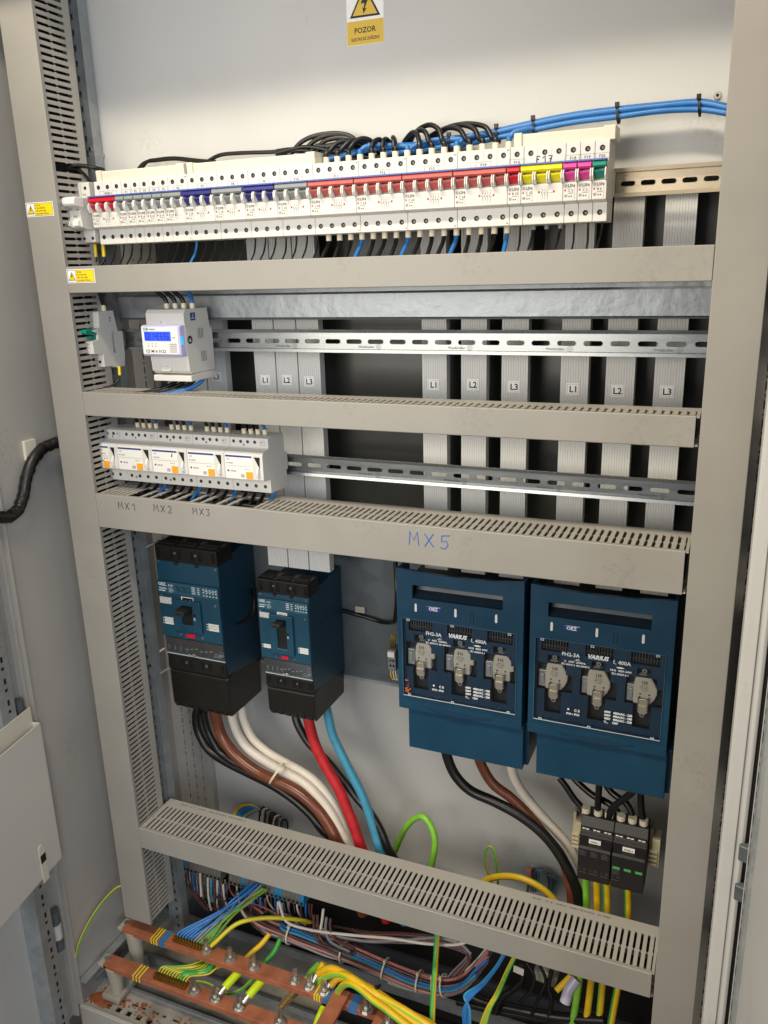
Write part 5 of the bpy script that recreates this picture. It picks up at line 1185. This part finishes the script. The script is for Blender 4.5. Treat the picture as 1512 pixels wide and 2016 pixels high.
# hanging wires from the strip
zh = lambda pts, y: zp(320, 1680, 4.447, pts, y)
GH = 'wires hanging from the terminal strip'
hang = [(BROWN2, [(215, 130), (225, 260), (270, 350), (330, 440), (400, 500)]), (BROWN2, [(235, 140), (250, 270), (300, 370), (370, 460)]), (BLUEW, [(262, 140), (268, 240), (285, 320)]), (BROWN2, [(290, 140), (300, 280), (330, 400), (400, 490)]), (WHITEW, [(328, 130), (332, 250), (340, 380)]),
        (BROWN2, [(355, 170), (350, 300), (360, 420), (410, 500)]), (WHITEW, [(397, 180), (398, 330), (410, 430), (428, 500)]), (BLUEB, [(425, 190), (425, 330), (440, 420)]), (BROWN2, [(460, 190), (455, 340), (455, 440), (470, 500)]), (WHITEW, [(482, 185), (478, 330), (480, 460), (500, 530), (550, 550), (620, 510), (665, 480)]), (BROWN2, [(515, 250), (520, 380), (550, 470), (600, 520)]),
        (WHITEW, [(530, 270), (540, 380), (565, 460), (590, 515)]), (WHITEW, [(645, 390), (600, 450), (540, 490), (500, 510)]), (BLACK, [(560, 250), (570, 400), (600, 460)])]
for M, pts in hang:
    cable('wire', zh(pts, (158, 120)), 2.3, M, {BROWN2: 'dark brown', WHITEW: 'white', BLUEW: 'blue', BLUEB: 'light blue', BLACK: 'black'}[M]+' wire hanging from the left part of the terminal strip', GH, n=8)
# the long harness sweeping to the right
GHn = 'long wire harness sweeping to the right'
core = [(800, 560), (900, 620), (1050, 680), (1200, 730), (1330, 775), (1480, 830), (1660, 890), (1900, 985), (2150, 1090), (2350, 1150), (2500, 1160), (2640, 1110), (2760, 1000), (2860, 880)]
hm = [PINKB, BROWN2, BLUEW, BROWN2, GREYW, BROWN2, BLUEW, PINKB, BROWN2, BLACK, BLUEW, PINKB, BROWN2, BLUEB, BROWN2, WHITEW, PINKB, BLUEW, BROWN2, BLUEW, GREYW, BROWN2, PINKB, BLUEW, BLACK, BROWN2, WHITEW, BLUEB, BROWN2, PINKB, GREYW]
for k, M in enumerate(hm):
    r0 = k*2.39996; rad = 2.0+15.0*math.sqrt(k/32)
    st = [(645, 330), (770, 340), (800, 365), (855, 380), (895, 390), (1010, 420), (1045, 430)][k % 7]
    P = [zh([st], 150)[0], zh([(st[0]+8, st[1]+110)], 140)[0]]
    j0 = 0 if st[0] < 780 else (1 if st[0] < 900 else 2)
    cc = zh(core[j0:], (115, 100))
    ln = len(cc) if k % 3 else len(cc)-1
    P += [c+Vector((rw.uniform(-2, 2), rad*math.cos(r0+i*.12)+rw.uniform(-1.2, 1.2), rad*math.sin(r0+i*.12)*.95+rw.uniform(-1.2, 1.2))) for i, c in enumerate(cc[:ln])]
    cable('wire', P, 2.7, M, {BROWN2: 'dark brown', WHITEW: 'white', BLUEW: 'blue', BLUEB: 'light blue', BLACK: 'black', PINKB: 'reddish brown', GREYW: 'grey'}[M]+' wire of the long harness sweeping right under the lowest trunking', GHn, n=8)
# second batch dropping in from the right part
for k, (M, pts) in enumerate([(BROWN2, [(1325, 540), (1325, 640), (1345, 740), (1400, 800), (1560, 850)]), (BROWN2, [(1355, 540), (1362, 660), (1390, 760), (1500, 830), (1660, 890)]), (WHITEW, [(1408, 490), (1395, 600), (1375, 720), (1380, 830), (1430, 890), (1600, 940), (1800, 1000), (2060, 1090), (2300, 1160), (2500, 1190), (2650, 1150), (2780, 1030)]),
                              (GREYW, [(1435, 560), (1430, 680), (1480, 780), (1640, 860)]), (BROWN2, [(1470, 570), (1470, 660), (1520, 760), (1680, 840)]), (WHITEW, [(1020, 420), (1060, 560), (1120, 620), (1250, 660), (1420, 690), (1700, 720), (2000, 745), (2300, 790), (2560, 800), (2700, 760)]), (WHITEW, [(660, 350), (680, 470), (730, 560), (780, 590)]),
                              (GREYW, [(1300, 680), (1500, 720), (1800, 770), (2100, 760), (2400, 740), (2600, 790), (2700, 880)]), (BROWN2, [(1350, 700), (1600, 750), (1900, 780), (2200, 760), (2450, 750), (2640, 850), (2690, 960)]), (WHITEW, [(1980, 1130), (2150, 1190), (2330, 1225), (2500, 1225)])]):
    cable('wire', zh(pts, (112, 92)), 2.7, M, '%s wire joining the long harness, strand %s' % ({BROWN2: 'dark brown', WHITEW: 'white', GREYW: 'grey'}[M], ('near the strip end, left', 'near the strip end, right', 'outermost below', 'dropping straight', 'dropping rightmost', 'lying on top', 'at its left start', 'straying above', 'straying under the trunking', 'lowest at the right')[k]), n=8)
CC = zh(core, (115, 100))
for k, (ix, fr_, lab, tl) in enumerate(((2, .5, 'with a long tail at the left', (-10, -10, -28)), (5, .6, 'at its middle', (-4, -8, -24)), (8, .5, 'near its right bend', None), (9, .3, 'at its right bend', None), (9, .8, 'last on its right bend', None), (7, .2, 'between middle and right bend', None))):
    c_ = CC[ix].lerp(CC[ix+1], fr_); ring_tie('cable_tie', c_, CC[ix+1]-CC[ix], 18.5, 18, 'natural cable tie on the harness '+lab, TIE, 3, tail=tl)
for k in range(34):
    xs0 = 225+k*33+rw.uniform(-10, 10); ys0 = 135+(xs0-225)*.285; M = (BROWN2, BROWN2, GREYW, PINKB, BLACK, WHITEW, BROWN2, BLUEW)[k % 8]
    dp = rw.uniform(150, 300); sw = rw.uniform(40, 170)
    cable('wire', zh([(xs0, ys0), (xs0+rw.uniform(-6, 6), ys0+dp*.4), (xs0+sw*.25, ys0+dp*.8), (xs0+sw*.8, ys0+dp+25), (xs0+sw*1.8, ys0+dp+60), (xs0+sw*3, ys0+dp+150)], (168, 135)), 2.0, M,
          {BROWN2: 'dark brown', WHITEW: 'white', BLUEW: 'blue', BLACK: 'black', PINKB: 'reddish brown', GREYW: 'grey'}[M]+' wire in the dark tangle behind the long harness', 'tangled wires behind the long harness', n=8)
for k in range(10):
    M = (BROWN2, PINKB, BROWN2, BLACK, GREYW)[k % 5]; o_ = k*9
    cable('wire', zh([(1500+k*40, 640+o_*.6), (1800, 690+o_), (2100, 700+o_), (2400, 730+o_*.8), (2600, 800+o_*.6), (2700-o_*.4, 900), (2640-o_, 1020), (2560-o_, 1110)], (150, 110)), 2.4, M,
          {BROWN2: 'dark brown', BLACK: 'black', PINKB: 'reddish brown', GREYW: 'grey'}[M]+' wire curling at the right end behind the long harness', 'wires curling behind the right end of the harness', n=8)
# blue wire fans down to the floor
zr_ = lambda pts, y: zp(900, 1680, 3.436, pts, y)
for k in range(6):
    cable('wire', zr_([(330-k*3, 670), (280-k*3, 760), (190-k*6, 880), (105-k*11+rw.uniform(-5, 5), 960), (50+k*8+rw.uniform(-6, 6), 1050), (45+k*9, 1180)], (80, 30)), 2.0, BLUEW if k < 5 else BLUEB, 'blue wire of the fan dropping to the front at the harness bend', 'blue fan at the harness bend', n=8)
for k in range(7):
    M = [YELLOW, LGREEN][k % 2]
    cable('wire', zr_([(380+k*3, 700), (330+k*3, 800), (260+k*4, 950), (200+k*5, 1050), (150+k*7, 1180)], (80, 30)), 1.9, None, 'green yellow wire of the fan dropping right of the blue fan', 'green yellow fan at the harness bend', n=8, stripes=[YELLOW, LGREEN, YELLOW, GREEN])
for lab, pts, y, r, M in (('yellow strap like wire behind the nylon tube right of the fans', [(770, 830), (720, 880), (670, 930)], (60, 40), 5, [YELLOW]), ('pale translucent tube end right of the fans', [(810, 850), (760, 920), (730, 1010)], (55, 35), 9, [mat('pale_tube', '#A9A6B4', .3)]), ):
    cable('tube', zr_(pts, y), r, M[0], lab, n=14, cat='tube')
cable('earth_wire', [at(862, 1790, Y=105), at(860, 1850, Y=85), at(857, 1900, Y=60), at(853, 1960, Y=20), at(850, 2030, Y=-20)], 5.0, None, 'green yellow earth wire hanging straight across the harness', stripes=[GREEN, YELLOW, YELLOW, YELLOW, YELLOW, GREEN], n=18, cat='earth wire')
for k, (pts, r_) in enumerate((([(470, 740), (520, 830), (500, 930), (420, 1010)], 3), ([(560, 760), (600, 860), (560, 960), (500, 1100)], 3), ([(430, 760), (440, 850), (380, 920), (300, 980), (260, 1080)], 6), ([(640, 790), (620, 900), (640, 1010), (600, 1160)], 4), ([(20, 930), (200, 1010), (420, 1060), (700, 1110), (1000, 1130)], 9), ([(0, 1000), (240, 1060), (520, 1110), (800, 1150)], 7))):
    cable('cable', zr_(pts, (120, 100)), r_, BLACK, 'black cable in the dark base right of the wire fans', 'black cables in the dark base', n=10, cat='cable')
p = zr_([(418, 790)], 100)[0]
tag(MB().prism([(p.x-10, p.z-6), (p.x+8, p.z-9), (p.x+9, p.z+5), (p.x-9, p.z+8)], 99, 100, 'y').build('paper_tag', DEV2, origin=tuple(p)), 'blank white paper tag right of the wire fans under the lowest trunking', 'tag')
p = zr_([(590, 850)], 130)[0]
tag(MB().prism([(p.x-22, p.z-10), (p.x+18, p.z-16), (p.x+24, p.z+8), (p.x+4, p.z+16), (p.x-20, p.z+10)], 130, 160, 'y').build('foam_piece', INSUL, bevel=5, origin=tuple(p)), 'crumpled cream foam piece in the dark base', 'foam')
for k, (pts, M) in enumerate((([(940, 700), (870, 790), (780, 870), (720, 930)], YELLOW), ([(1035, 740), (985, 850), (920, 930), (880, 990)], GREEN))):
    cable('earth_wire', zh(pts, (95, 50)), 5.2, None, ('flat yellow wire passing behind the rear copper bar', 'dark green yellow wire passing behind the rear copper bar')[k], stripes=[M, YELLOW, M, M], n=12, cat='earth wire')

# ---------------------------------------------------------------- copper bars
def cu_bar(x0, x1, y0, y1, z, label):
    t = thing('copper_bar', label, 'busbar', ((x0+x1)/2, (y0+y1)/2, z), 'copper earth and neutral bars')
    MB().box(x0, x1, y0, y1, z-12, z).build('bar', COPPER, t, bevel=.7)
    return t
B1 = cu_bar(-552, 22, 2, 32, 220, 'rear copper bar with blue and yellow bands'); B2 = cu_bar(-558, 60, -55, -27, 180, 'front copper bar nearest the cabinet edge')
B3 = cu_bar(20, 420, -42, 2, 236, 'raised right copper bar continuing at the lower edge')
def band(par, x, y0, y1, z, wd, M, nm):
    MB().box(x, x+wd, y0-.5, y1+.5, z-12.4, z+.4).build(nm, M, par)
for k in range(3):
    band(B1, -480+k*6.5, 2, 32, 220, 2.6, TAPEY, 'yellow_band'); band(B2, -484+k*7.5, -55, -27, 180, 2.6, TAPEY, 'yellow_band')
    band(B1, -110+k*5.2, 2, 32, 220, 2.4, TAPEY, 'yellow_band')
band(B1, -460, 2, 32, 220, 14, TAPEB, 'blue_band'); band(B1, -92, 2, 32, 220, 16, TAPEB, 'blue_band'); band(B1, -40, 2, 32, 220, 17, TAPEB, 'blue_band')
for i, (x, y, z) in enumerate(((-553, 17, 212), (-560, -41, 172))):
    t = thing('insulator', ['cream support under the left end of the rear copper bar', 'cream support under the left end of the front copper bar'][i], 'insulator', (x, y, 95))
    MB().cyl((x+18, y, 100), 11, z-101, 'z', 20, 18).build('post', INSUL, t, smooth=True)
    MB().box(x-12, x+10, y-14, y+14, z-2, z+6).build('cap', INSUL, t, bevel=1.5)
    MB().cyl((x+2, y, z+8.5), 6, 3, 'z', 6).build('bolt_head', STEEL, t)
MB().prism([(-62, 96), (-60, 108), (-20, 110), (-8, 132), (36, 134), (38, 96)], -568, -524).build('support_bracket', FLOORM, fl, bevel=3)
def comb(par, x0, x1, y, z):
    n = 12
    for k in range(n):
        x = x0+(x1-x0)*k/n
        MB().box(x, x+(x1-x0)/n-1, y-10, y+7, z, z+7).build('clamp', BRASS, par, bevel=.4)
        MB().cyl((x+2.2, y-4, z+7), 2, 4, 'z', 10).build('clamp_screw', BRASS, par, smooth=True)
comb(B1, -432, -352, 20, 220); comb(B2, -440, -365, -38, 180)
def bolt(par, x, y, z, lug=None):
    t = MB().m(STEEL).cyl((x, y, z), 12, 2, 'z', 20).cyl((x, y, z+2), 9.6, 7.5, 'z', 6).cyl((x, y, z+9.5), 5, 17, 'z', 14, 4.5)
    return t.build('bolt', STEEL, par, smooth=False)
zbp = lambda px, py, z: at(px, py, Z=z)
for px, py in ((407, 1872), (450, 1893), (495, 1912), (578, 1938)): p = zbp(px, py, 220); bolt(B1, p.x, 17, 220)
for px, py in ((607, 1947), (636, 1958)): p = zbp(px, py, 220); bolt(B1, p.x, 15, 220)
for px, py in ((378, 1958), (420, 1972), (465, 1992), (555, 2008)): p = zbp(px, py, 180); bolt(B2, p.x, -41, 180)
for px, py in ((720, 1985),): p = zbp(px, py, 236); q = bolt(B1, p.x, 0, 228)
for px, py in ((770, 2005), (800, 2012), (830, 2022)): p = zbp(px, py, 236); bolt(B3, p.x, -20, 236)
MB().box(-75, -46, -90, 26, 221, 228).build('cross_link', COPPER, B1, bevel=.7)
# wire fans on the comb clamps
for k in range(12):
    x = -429+k*6.7; xe = -345+k*3.2
    M = BLUEW if k < 6 else (GREYW if k < 8 else None)
    cable('wire', [(x, 22, 226), (x+6, 34, 232), (xe-22+rw.uniform(-7, 7), 75, 258+rw.uniform(-8, 8)), (xe-2+rw.uniform(-4, 4), 100, 276+rw.uniform(-8, 8)), (xe+24, 140, 290+rw.uniform(-6, 6))], 2.3, M if M else None, ('blue' if k < 6 else 'grey' if k < 8 else 'green yellow')+' wire in the fan on the rear copper bar', 'wire fan on the rear copper bar', n=8, stripes=None if M else PE3)
for k in range(11):
    x = -437+k*6.4; xe = -390+k*5.2
    cable('wire', [(x, -34, 186), (x+5, -22, 190), (xe+rw.uniform(-3, 3), -4, 192+rw.uniform(-4, 4)), (xe+14+rw.uniform(-5, 5), 24, 190+rw.uniform(-8, 6)), (xe+30, 60, 176)], 2.1 if k != 8 else 5, None, ('thick green' if k == 8 else 'thin green yellow')+' wire in the fan on the front copper bar', 'wire fan on the front copper bar', n=8, stripes=PE3 if k != 8 else [GREEN])
cable('earth_wire', [(-350, 24, 226), (-340, 30, 236), (-310, 60, 262), (-270, 85, 268), (-225, 115, 256), (-190, 150, 225), (-170, 175, 160)], 4.6, None, 'green yellow earth wire rising right from the end of the rear comb', stripes=[LGREEN, GREEN, LGREEN, YELLOW], n=10, cat='earth wire')
cable('earth_wire', [(-360, -20, 178), (-340, -8, 168), (-300, -8, 160), (-270, 0, 172), (-245, 10, 200)], 3, None, 'thin green yellow wire sagging between the two copper bars', stripes=PE3, n=8, cat='earth wire')
# lug cables
def lug(px, py, z, y, label, dirv, M, r=8, L_=60):
    p = at(px, py, Z=z); base_ = Vector((p.x, y, z+2)); d = Vector(dirv).normalized()
    t = thing('lug_cable', label, 'cable', tuple(base_), 'cables bolted to the copper bars with lugs')
    side = d.cross(Vector((0, 0, 1))).normalized(); 
    b = MB(); q = [base_+side*9*math.cos(a)+d*9*math.sin(a) for a in [k*.5236 for k in range(12)]]
    vs = [tuple(v+Vector((0, 0, h))) for h in (0, 2.6) for v in q]
    b.add(vs, [tuple(range(12)), tuple(range(12, 24))]+[(i, (i+1) % 12, (i+1) % 12+12, i+12) for i in range(12)])
    b.tube([base_+d*7+Vector((0, 0, 2)), base_+d*17+Vector((0, 0, 5)), base_+d*26+Vector((0, 0, 7))], 6.2, 12)
    b.build('lug', STEEL, t, smooth=True)
    MB().tube([base_+d*20+Vector((0, 0, 6)), base_+d*36+Vector((0, 0, 9)), base_+d*L_+Vector((0, 0, 12))], r, 14).build('sleeve', M, t, smooth=True)
    return t, base_+d*L_+Vector((0, 0, 12)), d
lug(420, 1976, 180, -41, 'lug with bright lemon sleeve bolted left on the front copper bar', (.35, 1, .15), LEMON, 8, 62)
lug(465, 1996, 180, -41, 'lug with bright lemon sleeve bolted at the middle of the front copper bar', (.35, 1, .15), LEMON, 8, 62)
t, e, d = lug(607, 1950, 220, 15, 'lug with yellow cable bolted left of the striped band on the rear copper bar', (.3, 1, .35), YELLOW, 6, 40)
t, e, d = lug(636, 1961, 220, 15, 'lug with yellow cable bolted beside the striped band on the rear copper bar', (.3, 1, .35), YELLOW, 6, 40)
zf = lambda pts, y: zp(560, 1860, 3.78, pts, y)
for k, pts in enumerate(([(215, 260), (270, 200), (350, 175), (450, 215), (560, 280), (680, 350), (800, 430), (930, 510), (1060, 575), (1150, 640)], [(250, 290), (300, 240), (390, 215), (480, 240), (600, 310), (720, 390), (850, 460), (980, 540), (1100, 620)], [(350, 300), (400, 250), (480, 240), (580, 300), (700, 400), (820, 480), (960, 570), (1080, 650)], [(400, 350), (440, 300), (500, 290), (580, 340), (660, 410), (760, 480), (860, 560), (960, 640)])):
    cable('earth_wire', zf(pts, ((40, -30), (34, -34), (28, -40), (18, -46))[k]), 6.4, None, '%s yellow earth cable in the bunch arching right from the rear copper bar' % ('rearmost', 'second', 'third', 'frontmost')[k], 'bunch of yellow earth cables', n=14, stripes=[YELLOW, YELLOW, YELLOW, LGREEN] if k % 2 else [YELLOW, LGREEN, YELLOW, YELLOW], cat='earth wire')
ring_tie('cable_tie', zf([(665, 355)], 6)[0], (1, -.3, -.5), 15, 17, 'black cable tie round the bunch of yellow earth cables', BLACK, 3)
cable('earth_wire', zf([(170, 260), (200, 210), (260, 150)], (30, 70)), 7.2, LGREEN, 'short green cable stub behind the rear copper bar', n=14, cat='earth wire')
cable('earth_wire', zf([(230, 620), (262, 530), (290, 470)], (-40, -10)), 6.4, LEMON, 'lemon green cable stub at the lower edge between the bars', n=14, cat='earth wire')
p = zf([(60, 440)], 0)[0]
t = tag(MB().prism([(p.x-14, -30), (p.x-4, -30), (p.x+10, 20), (p.x+2, 22), (p.x-16, -8)], 196, 199, 'z').tube([(p.x+6, 22, 205), (p.x-2, 0, 202), (p.x-10, -30, 198)], 5.5, 10).build('braided_strap', mat('braid_brass', '#B49A68', .35, metal=.8, var=.2, nscale=150, bump=.5), origin=(p.x, 0, 197)), 'tinned strap linking the two copper bars', 'strap')

# lay the identifiers right
for o in bpy.data.objects:
    if '_o' in o: del o['_o']
